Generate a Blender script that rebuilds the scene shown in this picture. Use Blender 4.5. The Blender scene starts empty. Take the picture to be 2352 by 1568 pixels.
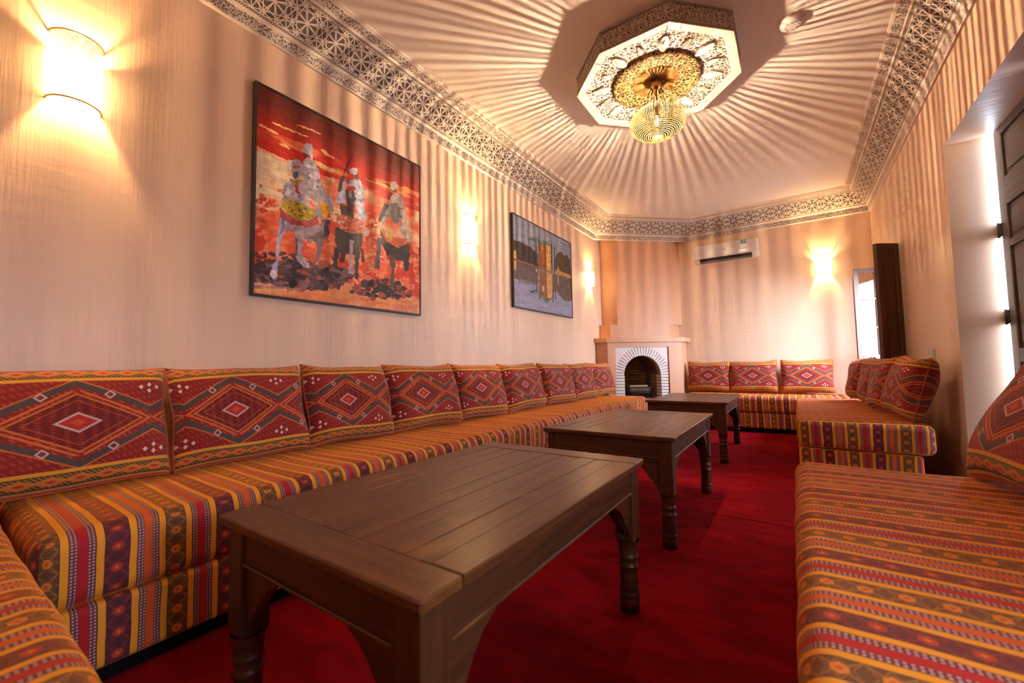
import bpy, math, random
import numpy as np
from mathutils import Vector, Matrix
random.seed(4)
sc = bpy.context.scene
COL = sc.collection
R = math.radians

# ------------------------------------------------------------------ camera
cam_d = bpy.data.cameras.new('camera'); cam = bpy.data.objects.new('camera', cam_d); COL.objects.link(cam)
cam_d.sensor_width = 36.0; cam_d.lens = 14.518; cam_d.clip_start = 0.02
CR, CU, CF = (0.82600784, 0.56337717, -0.01781032), (0.04802641, -0.03886188, 0.99808978), (-0.56160886, 0.82528536, 0.0591572)
cam.matrix_world = Matrix(((CR[0], CU[0], -CF[0], 0), (CR[1], CU[1], -CF[1], 0), (CR[2], CU[2], -CF[2], 0.95), (0, 0, 0, 1)))
cam_d.dof.use_dof = True; cam_d.dof.focus_distance = 3.6; cam_d.dof.aperture_fstop = 2.8
sc.camera = cam

# ------------------------------------------------------------------ world, light, exposure
W = bpy.data.worlds.new('overcast_sky'); sc.world = W; W.use_nodes = True
bg = W.node_tree.nodes['Background']; bg.inputs[0].default_value = (0.70, 0.82, 1.0, 1); bg.inputs[1].default_value = 60.0
sc.view_settings.view_transform = 'Standard'; sc.view_settings.look = 'None'
sc.view_settings.gamma = 1; sc.view_settings.exposure = 0.40; sc.view_settings.use_curve_mapping = False
sc.cycles.use_denoising = True; sc.cycles.max_bounces = 8; sc.cycles.diffuse_bounces = 5; sc.cycles.sample_clamp_indirect = 6
sc.cycles.caustics_reflective = False; sc.cycles.caustics_refractive = False; sc.cycles.transparent_max_bounces = 12
CHANDELIER_W = 82000.0
CHANDELIER_COL = (1.0, 0.71, 0.445)
SCONCE_BULB = 4700.0
SCONCE_LINER = 55.0
SCONCE_COL = (1.0, 0.60, 0.26, 1)
def portal(loc, sx, sy):
    d = bpy.data.lights.new('daylight_portal', 'AREA'); d.shape = 'RECTANGLE'; d.size = sx; d.size_y = sy
    d.cycles.is_portal = True
    o = bpy.data.objects.new('daylight_portal', d); COL.objects.link(o); o.location = loc
    o.rotation_euler = (0, math.pi/2, 0)      # -Z of the light points to -X (into the room)
    return o

# ------------------------------------------------------------------ room numbers
XL, XR, YF, YB = -2.54, 0.937, 7.2, -0.72
ZC, ZB = 3.258, 2.936
WT = 0.22
portal((XR+WT+0.001, 4.0, 1.22), 2.42, .08)
portal((XR+WT+0.005, .475, 1.225), .65, .31)
portal((XR+WT+0.005, 6.55, 1.485), 1.14, .64)

# ------------------------------------------------------------------ object helpers
class MB:
    def __init__(s): s.v = []; s.f = []; s.uv = []; s.mi = []; s.sm = []
    def add(s, vs, fs, uvs=None, mi=0, M=None, smooth=False):
        b = len(s.v)
        if M is not None: vs = [tuple(M @ Vector(v)) for v in vs]
        s.v += [tuple(v) for v in vs]
        for k, f in enumerate(fs):
            s.f.append([b+i for i in f]); s.mi.append(mi); s.sm.append(smooth)
            s.uv.append(uvs[k] if uvs else [(0.0, 0.0)]*len(f))
        return s
    def box(s, x0, x1, y0, y1, z0, z1, grain=None, mi=0, M=None, bev=0.0):
        """grain: axis (0,1,2) the uv's first coordinate runs along; corners optionally chamfered along all edges"""
        if bev > 0:
            r = bev; P = {}; vs = []
            for ix in (0, 1):
                for iy in (0, 1):
                    for iz in (0, 1):
                        X = (x0, x1)[ix]; Y = (y0, y1)[iy]; Z = (z0, z1)[iz]
                        dx = r if ix == 0 else -r; dy = r if iy == 0 else -r; dz = r if iz == 0 else -r
                        P[ix, iy, iz, 0] = len(vs); vs.append((X, Y+dy, Z+dz))
                        P[ix, iy, iz, 1] = len(vs); vs.append((X+dx, Y, Z+dz))
                        P[ix, iy, iz, 2] = len(vs); vs.append((X+dx, Y+dy, Z))
            fs = []
            for i in (0, 1):
                fs.append([P[i, 0, 0, 0], P[i, 1, 0, 0], P[i, 1, 1, 0], P[i, 0, 1, 0]])
                fs.append([P[0, i, 0, 1], P[1, i, 0, 1], P[1, i, 1, 1], P[0, i, 1, 1]])
                fs.append([P[0, 0, i, 2], P[1, 0, i, 2], P[1, 1, i, 2], P[0, 1, i, 2]])
                for j in (0, 1):
                    fs.append([P[0, i, j, 1], P[1, i, j, 1], P[1, i, j, 2], P[0, i, j, 2]])
                    fs.append([P[i, 0, j, 0], P[i, 1, j, 0], P[i, 1, j, 2], P[i, 0, j, 2]])
                    fs.append([P[i, j, 0, 0], P[i, j, 1, 0], P[i, j, 1, 1], P[i, j, 0, 1]])
                    for k in (0, 1): fs.append([P[i, j, k, 0], P[i, j, k, 1], P[i, j, k, 2]])
            c = Vector(((x0+x1)/2, (y0+y1)/2, (z0+z1)/2)); out = []
            for f in fs:
                a, b, d = (Vector(vs[f[q]]) for q in (0, 1, 2))
                n = (b-a).cross(d-a); m = sum((Vector(vs[q]) for q in f), Vector())/len(f)
                out.append(f if n.dot(m-c) > 0 else f[::-1])
            fs = out
        else:
            vs = [(x, y, z) for x in (x0, x1) for y in (y0, y1) for z in (z0, z1)]
            fs = [(0, 1, 3, 2), (4, 6, 7, 5), (0, 4, 5, 1), (2, 3, 7, 6), (0, 2, 6, 4), (1, 5, 7, 3)]
        g = grain if grain is not None else 0
        o = [k for k in (0, 1, 2) if k != g]
        uv = [[(vs[i][g], vs[i][o[0]]+vs[i][o[1]]) for i in f] for f in fs]
        return s.add(vs, fs, uv, mi, M)
    def prism(s, poly, h0, h1, fn=None, mi=0, M=None, us=1.0):
        """extrude a 2D polygon; fn(a,b,h)->xyz (default a,b on the plan, h up)"""
        fn = fn or (lambda a, b, h: (a, b, h)); n = len(poly)
        vs = [fn(a, b, h0) for a, b in poly] + [fn(a, b, h1) for a, b in poly]
        fs = [list(range(n))[::-1], [n+i for i in range(n)]]
        uv = [[(poly[i][0]*us, poly[i][1]*us) for i in f[:n]] for f in (fs[0],)] + [[(a*us, b*us) for a, b in poly]]
        L = 0
        for i in range(n):
            j = (i+1) % n; d = math.dist(poly[i], poly[j])
            fs.append([i, j, n+j, n+i]); uv.append([(L, h0), (L+d, h0), (L+d, h1), (L, h1)]); L += d
        return s.add(vs, fs, uv, mi, M)
    def lathe(s, prof, n=24, M=None, mi=0, smooth=True, a0=0, a1=2*math.pi, caps=False):
        full = abs(a1-a0-2*math.pi) < 1e-6; m = n if full else n+1
        vs = [(r*math.cos(a0+(a1-a0)*i/n), r*math.sin(a0+(a1-a0)*i/n), z) for r, z in prof for i in range(m)]
        fs = []; uv = []
        for k in range(len(prof)-1):
            for i in range(n):
                j = (i+1) % m
                fs.append([k*m+i, k*m+j, (k+1)*m+j, (k+1)*m+i])
                uv.append([(i/n, prof[k][1]), ((i+1)/n, prof[k][1]), ((i+1)/n, prof[k+1][1]), (i/n, prof[k+1][1])])
        return s.add(vs, fs, uv, mi, M, smooth)
    def tube(s, pts, r, n=8, closed=False, mi=0, M=None):
        P = [Vector(p) for p in pts]; vs = []; m = len(P)
        for i, p in enumerate(P):
            a = P[(i-1) % m] if (closed or i > 0) else p; b = P[(i+1) % m] if (closed or i < m-1) else p
            t = (b-a).normalized(); up = Vector((0, 0, 1)) if abs(t.z) < .9 else Vector((1, 0, 0))
            x = t.cross(up).normalized(); y = x.cross(t)
            rr = r[i] if isinstance(r, (list, tuple)) else r
            vs += [tuple(p + x*rr*math.cos(2*math.pi*k/n) + y*rr*math.sin(2*math.pi*k/n)) for k in range(n)]
        fs = []
        for i in range(m if closed else m-1):
            j = (i+1) % m
            for k in range(n): fs.append([i*n+k, i*n+(k+1) % n, j*n+(k+1) % n, j*n+k])
        if not closed: fs += [list(range(n))[::-1], [(m-1)*n+k for k in range(n)]]
        return s.add(vs, fs, None, mi, M, True)
    def mesh(s, name, mats):
        me = bpy.data.meshes.new(name); me.from_pydata(s.v, [], s.f)
        ul = me.uv_layers.new(name='UVMap')
        flat = [c for f in s.uv for p in f for c in p]; ul.data.foreach_set('uv', flat)
        for m in mats if isinstance(mats, (list, tuple)) else [mats]: me.materials.append(m)
        me.polygons.foreach_set('material_index', s.mi); me.polygons.foreach_set('use_smooth', s.sm)
        me.update(); return me
    def build(s, name, mats, parent=None): return link(name, s.mesh(name, mats), parent)

def link(name, me, parent=None):
    o = bpy.data.objects.new(name, me); COL.objects.link(o); o.parent = parent; return o
def tag(o, label=None, cat=None, group=None, kind=None):
    if label: o['label'] = label
    if cat: o['category'] = cat
    if group: o['group'] = group
    if kind: o['kind'] = kind
    return o
def empty(name, loc=(0, 0, 0), rz=0):
    o = bpy.data.objects.new(name, None); o.empty_display_size = .1; COL.objects.link(o)
    o.location = loc; o.rotation_euler = (0, 0, rz); return o
def kids(o): return [c for c in bpy.data.objects if c.parent == o]
def copy_tree(o, parent=None):
    c = o.copy(); COL.objects.link(c); c.parent = parent
    for ch in kids(o): copy_tree(ch, c)
    return c
def circle(r, n, z=0, a0=0): return [(r*math.cos(a0+2*math.pi*k/n), r*math.sin(a0+2*math.pi*k/n), z) for k in range(n)]

# ------------------------------------------------------------------ node expression helpers
class E:
    nt = None
    def __init__(s, sock): s.s = sock
    @staticmethod
    def m(op, *a, clamp=False):
        n = E.nt.nodes.new('ShaderNodeMath'); n.operation = op; n.use_clamp = clamp
        for i, x in enumerate(a):
            if isinstance(x, E): E.nt.links.new(x.s, n.inputs[i])
            else: n.inputs[i].default_value = float(x)
        return E(n.outputs[0])
    def __add__(a, b): return E.m('ADD', a, b)
    __radd__ = __add__
    def __sub__(a, b): return E.m('SUBTRACT', a, b)
    def __rsub__(a, b): return E.m('SUBTRACT', b, a)
    def __mul__(a, b): return E.m('MULTIPLY', a, b)
    __rmul__ = __mul__
    def __truediv__(a, b): return E.m('DIVIDE', a, b)
    def __lt__(a, b): return E.m('LESS_THAN', a, b)
    def __gt__(a, b): return E.m('GREATER_THAN', a, b)
def fr(a): return E.m('FRACT', a)
def ab(a): return E.m('ABSOLUTE', a)
def mn(a, b): return E.m('MINIMUM', a, b)
def mx(a, b): return E.m('MAXIMUM', a, b)
def btw(a, lo, hi): return (a > lo)*(a < hi)
def tri(a): return ab(fr(a+0.5)-0.5)*2.0          # 0 at whole numbers, 1 at halves
def sstep(a, lo, hi):
    n = E.nt.nodes.new('ShaderNodeMapRange'); n.interpolation_type = 'SMOOTHSTEP'
    E.nt.links.new(a.s, n.inputs[0]); n.inputs[1].default_value = lo; n.inputs[2].default_value = hi; return E(n.outputs[0])
def mix(fac, a, b):
    n = E.nt.nodes.new('ShaderNodeMix'); n.data_type = 'RGBA'
    if isinstance(fac, E): E.nt.links.new(fac.s, n.inputs[0])
    else: n.inputs[0].default_value = fac
    for i, x in ((6, a), (7, b)):
        if isinstance(x, E): E.nt.links.new(x.s, n.inputs[i])
        else: n.inputs[i].default_value = (*x, 1) if len(x) == 3 else x
    return E(n.outputs[2])
def uvs():
    n = E.nt.nodes.new('ShaderNodeUVMap'); n.uv_map = 'UVMap'; s = E.nt.nodes.new('ShaderNodeSeparateXYZ')
    E.nt.links.new(n.outputs[0], s.inputs[0]); return E(s.outputs[0]), E(s.outputs[1])
def xyz(kind='Object'):
    n = E.nt.nodes.new('ShaderNodeTexCoord'); s = E.nt.nodes.new('ShaderNodeSeparateXYZ')
    E.nt.links.new(n.outputs[kind], s.inputs[0]); return E(s.outputs[0]), E(s.outputs[1]), E(s.outputs[2])
def vec(x, y, z=0.0):
    n = E.nt.nodes.new('ShaderNodeCombineXYZ')
    for i, a in enumerate((x, y, z)):
        if isinstance(a, E): E.nt.links.new(a.s, n.inputs[i])
        else: n.inputs[i].default_value = a
    return E(n.outputs[0])
def noise(v, scale, detail=3, rough=.55, dist=0.0):
    n = E.nt.nodes.new('ShaderNodeTexNoise'); E.nt.links.new(v.s, n.inputs['Vector'])
    n.inputs['Scale'].default_value = scale; n.inputs['Detail'].default_value = detail
    n.inputs['Roughness'].default_value = rough; n.inputs['Distortion'].default_value = dist; return E(n.outputs[0])
def voro(v, scale, feature='F1'):
    n = E.nt.nodes.new('ShaderNodeTexVoronoi'); n.feature = feature; E.nt.links.new(v.s, n.inputs['Vector'])
    n.inputs['Scale'].default_value = scale; return E(n.outputs[0])
def rnd():
    n = E.nt.nodes.new('ShaderNodeObjectInfo'); return E(n.outputs['Random'])
def new_mat(name):
    m = bpy.data.materials.new(name); m.use_nodes = True; E.nt = m.node_tree
    return m, m.node_tree.nodes['Principled BSDF']
def setc(p, key, val):
    if isinstance(val, E): E.nt.links.new(val.s, p.inputs[key])
    elif isinstance(val, (tuple, list)): p.inputs[key].default_value = (*val, 1)
    else: p.inputs[key].default_value = val
def bump(p, h, strength=.3, dist=.01):
    b = E.nt.nodes.new('ShaderNodeBump'); b.inputs['Strength'].default_value = strength; b.inputs['Distance'].default_value = dist
    E.nt.links.new(h.s, b.inputs['Height']); E.nt.links.new(b.outputs[0], p.inputs['Normal'])
def plain(name, col, rough=.6, metal=0.0, spec=.5, em=None, es=0.0):
    m, p = new_mat(name); setc(p, 'Base Color', col); p.inputs['Roughness'].default_value = rough
    p.inputs['Metallic'].default_value = metal; p.inputs['Specular IOR Level'].default_value = spec
    if em: setc(p, 'Emission Color', em); p.inputs['Emission Strength'].default_value = es
    return m

# ---- walls: polished lime plaster
def wall_mat(name, along, base=(0.80, 0.555, 0.39), rough=.36):
    m, p = new_mat(name); x, y, z = xyz(); a = y if along == 'y' else x
    big = noise(vec(a, z, 0), .9, 4); fine = noise(vec(a*14.0, z*1.4, 0), 1.0, 4)
    comb = noise(vec(a*60.0, z*2.0, 3.0), 1.0, 2); brush = noise(vec(a*3.0, z*24.0, 7.0), 1.0, 3)
    c = mix(big*1.2-.1, tuple(v*.90 for v in base), tuple(min(1, v*1.10) for v in base))
    c = mix(fine*.45, c, tuple(v*.76 for v in base))
    setc(p, 'Base Color', c); setc(p, 'Roughness', rough+fine*.16); p.inputs['Specular IOR Level'].default_value = .5
    bump(p, comb*.8+brush*.8+fine*1.0, .42, .005); return m
M_wy = wall_mat('lime_plaster_side', 'y'); M_wx = wall_mat('lime_plaster_end', 'x')
M_fire = wall_mat('lime_plaster_chimney', 'x', (0.62, 0.32, 0.175), .42)
m, p = new_mat('ceiling_plaster'); x, y, z = xyz(); n_ = noise(vec(x, y, 0), 1.1, 4)
setc(p, 'Base Color', mix(n_, (0.88, 0.80, 0.72), (0.92, 0.85, 0.78))); p.inputs['Roughness'].default_value = .6
bump(p, noise(vec(x, y, 0), 9, 4), .08, .004); M_ceil = m

# ---- carved plaster
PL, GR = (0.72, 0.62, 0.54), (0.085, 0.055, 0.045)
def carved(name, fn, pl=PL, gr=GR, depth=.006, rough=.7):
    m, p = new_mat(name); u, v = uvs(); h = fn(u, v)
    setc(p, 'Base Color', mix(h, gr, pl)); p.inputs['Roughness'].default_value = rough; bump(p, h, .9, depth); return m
def star(u, v, per):
    """interlaced straps: eight families of crossing lines that share one square repeat, with a small rosette at each crossing"""
    U = u/per; V = v/per; d = None
    for a, b_, o in ((1, 2, 0), (2, 1, 0), (1, -2, 0), (2, -1, 0), (3, 1, .5), (1, 3, .5), (3, -1, .5), (1, -3, .5)):
        e = ab(fr(U*a+V*b_+o)-.5)*(1/math.hypot(a, b_)); d = e if d is None else mn(d, e)
    a = ab(fr(U)-.5); b = ab(fr(V+.5)-.5); rr = a*a+b*b
    return mx(1.0-sstep(d, .011, .020), 1.0-sstep(rr, .0022, .0036))
def arab(u, v, s, lo=.06, hi=.11):
    w = noise(vec(u, v, 0), s*.55, 2)
    d = voro(vec(u+w*.9/s, v*1.15-w*.9/s, 0), s, 'DISTANCE_TO_EDGE'); e = noise(vec(u, v, 5), s*1.4, 2, .5, 1.2)
    return mx(1.0-sstep(d, lo, hi), sstep(e, .56, .60))
def bead(u, v, w):
    a = tri(u/(w*.9)); b = ab(v/w-.5)*2.0; c = tri(u/(w*.9)+.5); q = tri(v/w*1.0)
    return sstep(ab(a-b), .16, .26)*0+1.0-sstep(1.0-ab(a+b-1.0)-.0, .55, .75)*(b < .92)
FW = .196
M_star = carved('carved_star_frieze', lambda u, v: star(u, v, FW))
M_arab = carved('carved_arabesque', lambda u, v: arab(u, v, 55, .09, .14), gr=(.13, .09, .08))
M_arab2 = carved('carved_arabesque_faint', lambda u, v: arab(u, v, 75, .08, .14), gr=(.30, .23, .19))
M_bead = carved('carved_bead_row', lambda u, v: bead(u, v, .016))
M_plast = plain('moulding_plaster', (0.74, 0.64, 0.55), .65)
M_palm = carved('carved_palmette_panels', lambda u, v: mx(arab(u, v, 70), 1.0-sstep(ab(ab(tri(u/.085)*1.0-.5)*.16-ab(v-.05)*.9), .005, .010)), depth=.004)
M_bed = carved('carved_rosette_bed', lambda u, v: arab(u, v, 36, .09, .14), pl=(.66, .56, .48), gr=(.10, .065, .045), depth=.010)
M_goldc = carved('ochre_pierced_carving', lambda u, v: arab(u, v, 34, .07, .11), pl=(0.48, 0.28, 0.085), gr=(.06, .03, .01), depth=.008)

# ---- fabrics
YEL = (0.82, 0.32, 0.022)
def stripe_mat(name='striped_banquette_fabric'):
    m, p = new_mat(name); s, t = uvs(); P = .296
    wob = (noise(vec(s, t, 0), 3.0, 2)-.5)*.022
    k = fr((s+wob)/P)*4.0; q = fr(k); idx = k-q
    rw = t/.062; dia = tri(rw)                                  # motif rows along the strip
    c6 = ab(q-.6)/.40                                           # 0 in the middle of the wide strip
    def motif(gr, mo, in_, lat):
        d = dia+c6*1.15
        c = mix(btw(d, .93, 1.12)+btw(tri(rw*2.0)+c6*1.1, .92, 1.06), gr, lat)
        dd = tri(rw+.5)*1.15+c6*1.25
        c = mix(dd < .68, c, mo); c = mix(dd < .24, c, in_); c = mix((ab(dia-.5) < .10)*(dd < .68)*(c6 < .5), c, gr); return c
    A = motif((.13, .055, .026), (.68, .20, .025), (.46, .08, .03), (.30, .14, .03))
    B = motif((.085, .018, .03), (.40, .04, .022), (.62, .15, .03), (.20, .03, .03))
    dots = (tri(t/.0095) < .5)*(1.0)
    def triple(core, edge):
        c = mix(btw(c6, .42, .85)*dots, edge, (.50, .36, .34)); c = mix(btw(c6, .56, .68), c, edge); return mix(c6 < .36, c, core)
    C = triple((.42, .012, .018), (.16, .025, .035)); D = triple((.60, .095, .018), (.15, .03, .04))
    c = mix(idx > .5, A, C); c = mix(idx > 1.5, c, B); c = mix(idx > 2.5, c, D)
    c = mix((q < .215)+(q > .985), c, YEL); c = mix(btw(q, .215, .245)+btw(q, .955, .985), c, (.05, .025, .03))
    setc(p, 'Base Color', c); p.inputs['Roughness'].default_value = .75; p.inputs['Specular IOR Level'].default_value = .25
    p.inputs['Sheen Weight'].default_value = .75; p.inputs['Sheen Roughness'].default_value = .35; setc(p, 'Sheen Tint', (1.0, .27, .035))
    bump(p, (tri(t/.0022)+tri(s/.0026))*.35+noise(vec(s*3.0, t*3.0, 0), 9, 3)*1.5, .25, .002); return m
M_str = stripe_mat()
def kilim_mat():
    m, p = new_mat('kilim_cushion_fabric'); u, v = uvs()
    f = (v-.5)/.345; b = ab(f); a = tri(u/.66); hs = .02
    dash = (tri(v*46.0) < .45)*(tri(u*19.0+noise(vec(u, v, 0), 30, 1)*.6) < .42)
    dash2 = (tri((u+v*.6)*30.0) < .4)*(tri((v-u*.3)*18.0) < .55)
    d = a+b/.80; e = b+a*.72
    c = mix(dash2, (.21, .014, .011), (.38, .06, .018))                                   # red ground between
    c = mix(btw(d, .80, .86), c, (.50, .13, .03))
    c = mix(d < .80, c, mix(dash, (.13, .007, .010), (.26, .035, .018)))
    c = mix(btw(d, .62, .655), c, (.34, .06, .02))
    c = mix(d < .30, c, (.52, .36, .33)); c = mix(d < .235, c, (.38, .02, .015)); c = mix(d < .10, c, (.50, .07, .025))
    c = mix(btw(d, .93, 1.00)*(a > .05), c, (.52, .13, .035))
    c = mix(btw(e, .86, 1.01), c, mix(noise(vec(u, v, 0), 60, 2), (.045, .036, .035), (.085, .065, .062)))
    c = mix(btw(e, 1.01, 1.05), c, (.50, .12, .03))
    c = mix((e > 1.10)*(dash2), c, (.36, .03, .02))
    sd = ab(a-.42)*1.25+ab(b-.62); c = mix(sd < .105, c, (.50, .40, .38)); c = mix(sd < .065, c, (.17, .03, .03))
    for da, db in ((0, .70), (.13, .80), (0, .86)):
        c = mix(ab(1.0-a-da)*1.6+ab(b-db) < .062, c, (.70, .52, .47))
    # border bands
    w = ab(v-.5); mot = tri(u*9.0)*.55+ab(w-.427)/.05
    bc = mix((tri(u*44.0+v*40.0) < .42), (.085, .052, .018), (.34, .19, .03))
    bc = mix(mot < .72, bc, (.58, .17, .03)); bc = mix(mot < .25, bc, (.34, .04, .02))
    bc = mix(btw(w, .345, .374)+btw(w, .472, .486), bc, (.66, .30, .03)); bc = mix(btw(w, .374, .380)+btw(w, .464, .472), bc, (.05, .02, .015))
    c = mix(w > .345, c, bc); c = mix(w > .487, c, (.45, .035, .02))
    setc(p, 'Base Color', c); p.inputs['Roughness'].default_value = .8; p.inputs['Specular IOR Level'].default_value = .25
    p.inputs['Sheen Weight'].default_value = .15
    bump(p, (tri(u*190.0)+tri(v*150.0))*.35+noise(vec(u, v, 0), 12, 4)*2.0, .3, .003); return m
M_kil = kilim_mat()
M_pip = plain('red_orange_seam', (.48, .07, .02), .8)
# ---- carpet
m, p = new_mat('red_carpet'); x, y, z = xyz()
n1 = noise(vec(x, y, 0), 1.7, 4, .6, .6); n2 = noise(vec(x*2.0, y*5.0, 0), 2.4, 3); n3 = noise(vec(x, y, z), 220, 2)
c = mix(sstep(n1*.6+n2*.4, .40, .62), (.165, .0012, .004), (.29, .003, .008)); c = mix(n3*.4, c, (.12, .002, .004))
setc(p, 'Base Color', c); p.inputs['Roughness'].default_value = .95; p.inputs['Specular IOR Level'].default_value = .04; bump(p, n3+n1*1.5, .5, .006); M_carp = m
# ---- wood
def wood(name, lo, hi, rough=.33, wear=None, spec=.36):
    m, p = new_mat(name); u, v = uvs(); r = rnd()
    g = noise(vec(u*1.3+r*40.0, v*26.0+r*9.0, 0), 1.8, 5, .62, .35); k = noise(vec(u*6.0+r*11.0, v*150.0, 0), 1.0, 3)
    c = mix(sstep(g, .32, .68), lo, hi); c = mix(k*.35, c, tuple(q*.55 for q in lo)); c = mix(r*.28, c, hi)
    if wear:
        c = mix(sstep(noise(vec(u*2.2, v*2.2, 2.0), 2.6, 3), .56, .74)*.55, c, wear)
    setc(p, 'Base Color', c); setc(p, 'Roughness', rough+k*.16); p.inputs['Specular IOR Level'].default_value = spec
    bump(p, g*.6+k*.6, .28, .0025); return m
M_tab = wood('worn_walnut_tabletop', (.052, .017, .006), (.130, .046, .014), .24, (.21, .08, .024))
M_leg = wood('dark_walnut', (.042, .014, .006), (.095, .031, .010), .32)
M_shut = wood('dark_shutter_wood', (.050, .017, .008), (.105, .040, .016), .40)
M_case = wood('weathered_brown_window_wood', (.045, .022, .016), (.095, .05, .036), .5)
M_door = wood('weathered_dark_door_wood', (.055, .038, .034), (.12, .085, .075), .42)
# ---- metals and small
M_brass = plain('brass', (.86, .60, .22), .28, 1.0)
M_gold = plain('pierced_brass', (.92, .70, .30), .34, 1.0)
M_globe = plain('globe_brass', (.050, .032, .008), .6, 0.0, .08)
M_ochre = plain('ochre_plaster', (0.52, 0.30, 0.09), .55)
M_black = plain('black_frame_wood', (.016, .011, .010), .4)
M_iron = plain('black_iron', (.012, .011, .011), .5)
M_white = plain('white_plastic', (.80, .76, .72), .22)
M_dark = plain('dark_slot', (.03, .02, .018), .6)
M_vane = plain('beige_vane_plastic', (.33, .24, .20), .5)
M_green = plain('green_sticker', (.015, .15, .13), .4)
M_cream = plain('cream_socket_plastic', (.72, .58, .42), .25)
M_pane = plain('window_pane_glass', (.45, .42, .40), .02, spec=.25)
nt = M_pane.node_tree; pb = nt.nodes['Principled BSDF']; pb.inputs['Transmission Weight'].default_value = 1; pb.inputs['IOR'].default_value = 1.45; pb.inputs['Alpha'].default_value = .35
M_brick = plain('whitewashed_brick', (.70, .62, .57), .8)
m, p = new_mat('sooty_ochre_brick'); r = rnd(); x, y, z = xyz()
setc(p, 'Base Color', mix(r, (.20, .10, .045), (.33, .18, .08))); p.inputs['Roughness'].default_value = .9; M_soot = m
M_mort = plain('dark_mortar', (.10, .055, .035), .95); M_gapshade = plain('gap_shaded_mortar', (.34, .27, .26), .95)  # second one: white mortar greyed, shade of the brick gaps put into its colour
M_lining = plain('firebox_lining', (.16, .10, .06), .95)
M_log = wood('split_log', (.30, .17, .09), (.45, .30, .18), .7)
M_pave = plain('pale_terrace_stone', (.55, .52, .48), .7)
def emit(name, col, s):
    m = bpy.data.materials.new(name); m.use_nodes = True; nt = m.node_tree; nt.nodes.clear()
    o = nt.nodes.new('ShaderNodeOutputMaterial'); e = nt.nodes.new('ShaderNodeEmission'); e.inputs[0].default_value = col; e.inputs[1].default_value = s
    nt.links.new(e.outputs[0], o.inputs[0]); return m
M_bulb = emit('sconce_bulb_light', SCONCE_COL, SCONCE_BULB)
M_liner = emit('glowing_paper_liner', (1.0, .66, .30, 1), SCONCE_LINER)
# the chandelier's clear bulb: thin glowing envelope the filament's light passes through
m = bpy.data.materials.new('clear_bulb_glow'); m.use_nodes = True; nt = m.node_tree; nt.nodes.clear()
o = nt.nodes.new('ShaderNodeOutputMaterial'); e = nt.nodes.new('ShaderNodeEmission'); t = nt.nodes.new('ShaderNodeBsdfTransparent'); a = nt.nodes.new('ShaderNodeAddShader')
e.inputs[0].default_value = (1, .8, .5, 1); e.inputs[1].default_value = 6.0
nt.links.new(e.outputs[0], a.inputs[0]); nt.links.new(t.outputs[0], a.inputs[1]); nt.links.new(a.outputs[0], o.inputs[0]); M_glow = m

# ================================================================== SETTING
def struct(name, mb, mats): return tag(mb.build(name, mats), kind='structure')
struct('floor', MB().box(XL-WT, XR+WT, YB-WT, YF+WT, -.2, 0), M_pave)
struct('ceiling', MB().box(XL-WT, XR+WT, YB-WT, YF+WT, ZC, ZC+.2), M_ceil)
struct('wall_left', MB().box(XL-WT, XL, YB, YF+WT, 0, ZC), M_wy)
struct('wall_far', MB().box(XL, XR+WT, YF, YF+WT, 0, ZC), M_wx)
struct('wall_near', MB().box(XL-WT, XR+WT, YB-WT, YB, 0, ZC), M_wx)
DY0, DY1, DZ = 2.34, 4.03, 2.43
WY0, WY1, WZ0, WZ1 = 5.70, 6.86, .92, 2.05
b = MB()
VY0, VY1, VZ0, VZ1 = .32, .63, .9, 1.55  # hole for an unseen window added for its daylight
b.box(XR, XR+WT, YB, VY0, 0, ZC); b.box(XR, XR+WT, VY1, DY0, 0, ZC); b.box(XR, XR+WT, VY0, VY1, 0, VZ0); b.box(XR, XR+WT, VY0, VY1, VZ1, ZC); b.box(XR, XR+WT, DY0, DY1, DZ, ZC); b.box(XR, XR+WT, DY1, WY0, 0, ZC)
b.box(XR, XR+WT, WY0, WY1, 0, WZ0); b.box(XR, XR+WT, WY0, WY1, WZ1, ZC); b.box(XR, XR+WT, WY1, YF, 0, ZC)
struct('wall_right', b, M_wy)

# ---- cornice: five mitred runs
path = [(XL, YB), (XL, 6.12), (-1.35, YF), (XR, YF), (XR, YB)]
def offset(d):
    n = len(path); out = []
    for i in range(n):
        p0, p1, p2 = Vector(path[i-1]), Vector(path[i]), Vector(path[(i+1) % n])
        e1 = (p1-p0).normalized(); e2 = (p2-p1).normalized(); n1 = Vector((e1.y, -e1.x)); n2 = Vector((e2.y, -e2.x))
        bis = (n1+n2).normalized(); out.append(p1+bis*(d/max(.2, bis.dot(n1))))
    return out
prof = [(0.0, -.004), (.014, -.004), (.018, .006), ('arab', .024, .074), (.032, .078), (.040, .092), ('bead', .049, .105), (.053, .108),
        ('star', .183, .255), (.187, .258), ('bead', .199, .268), (.205, .266), (.213, .283), ('arabu', .268, .297), (.270, .303), (.282, .306), (.284, .322)]
bandmat = {'arab': M_arab, 'bead': M_bead, 'star': M_star, 'arabu': M_arab}
bandname = {'arab': 'carved_lower_band', 'bead': 'bead_row', 'star': 'star_frieze', 'arabu': 'carved_upper_band'}
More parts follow.
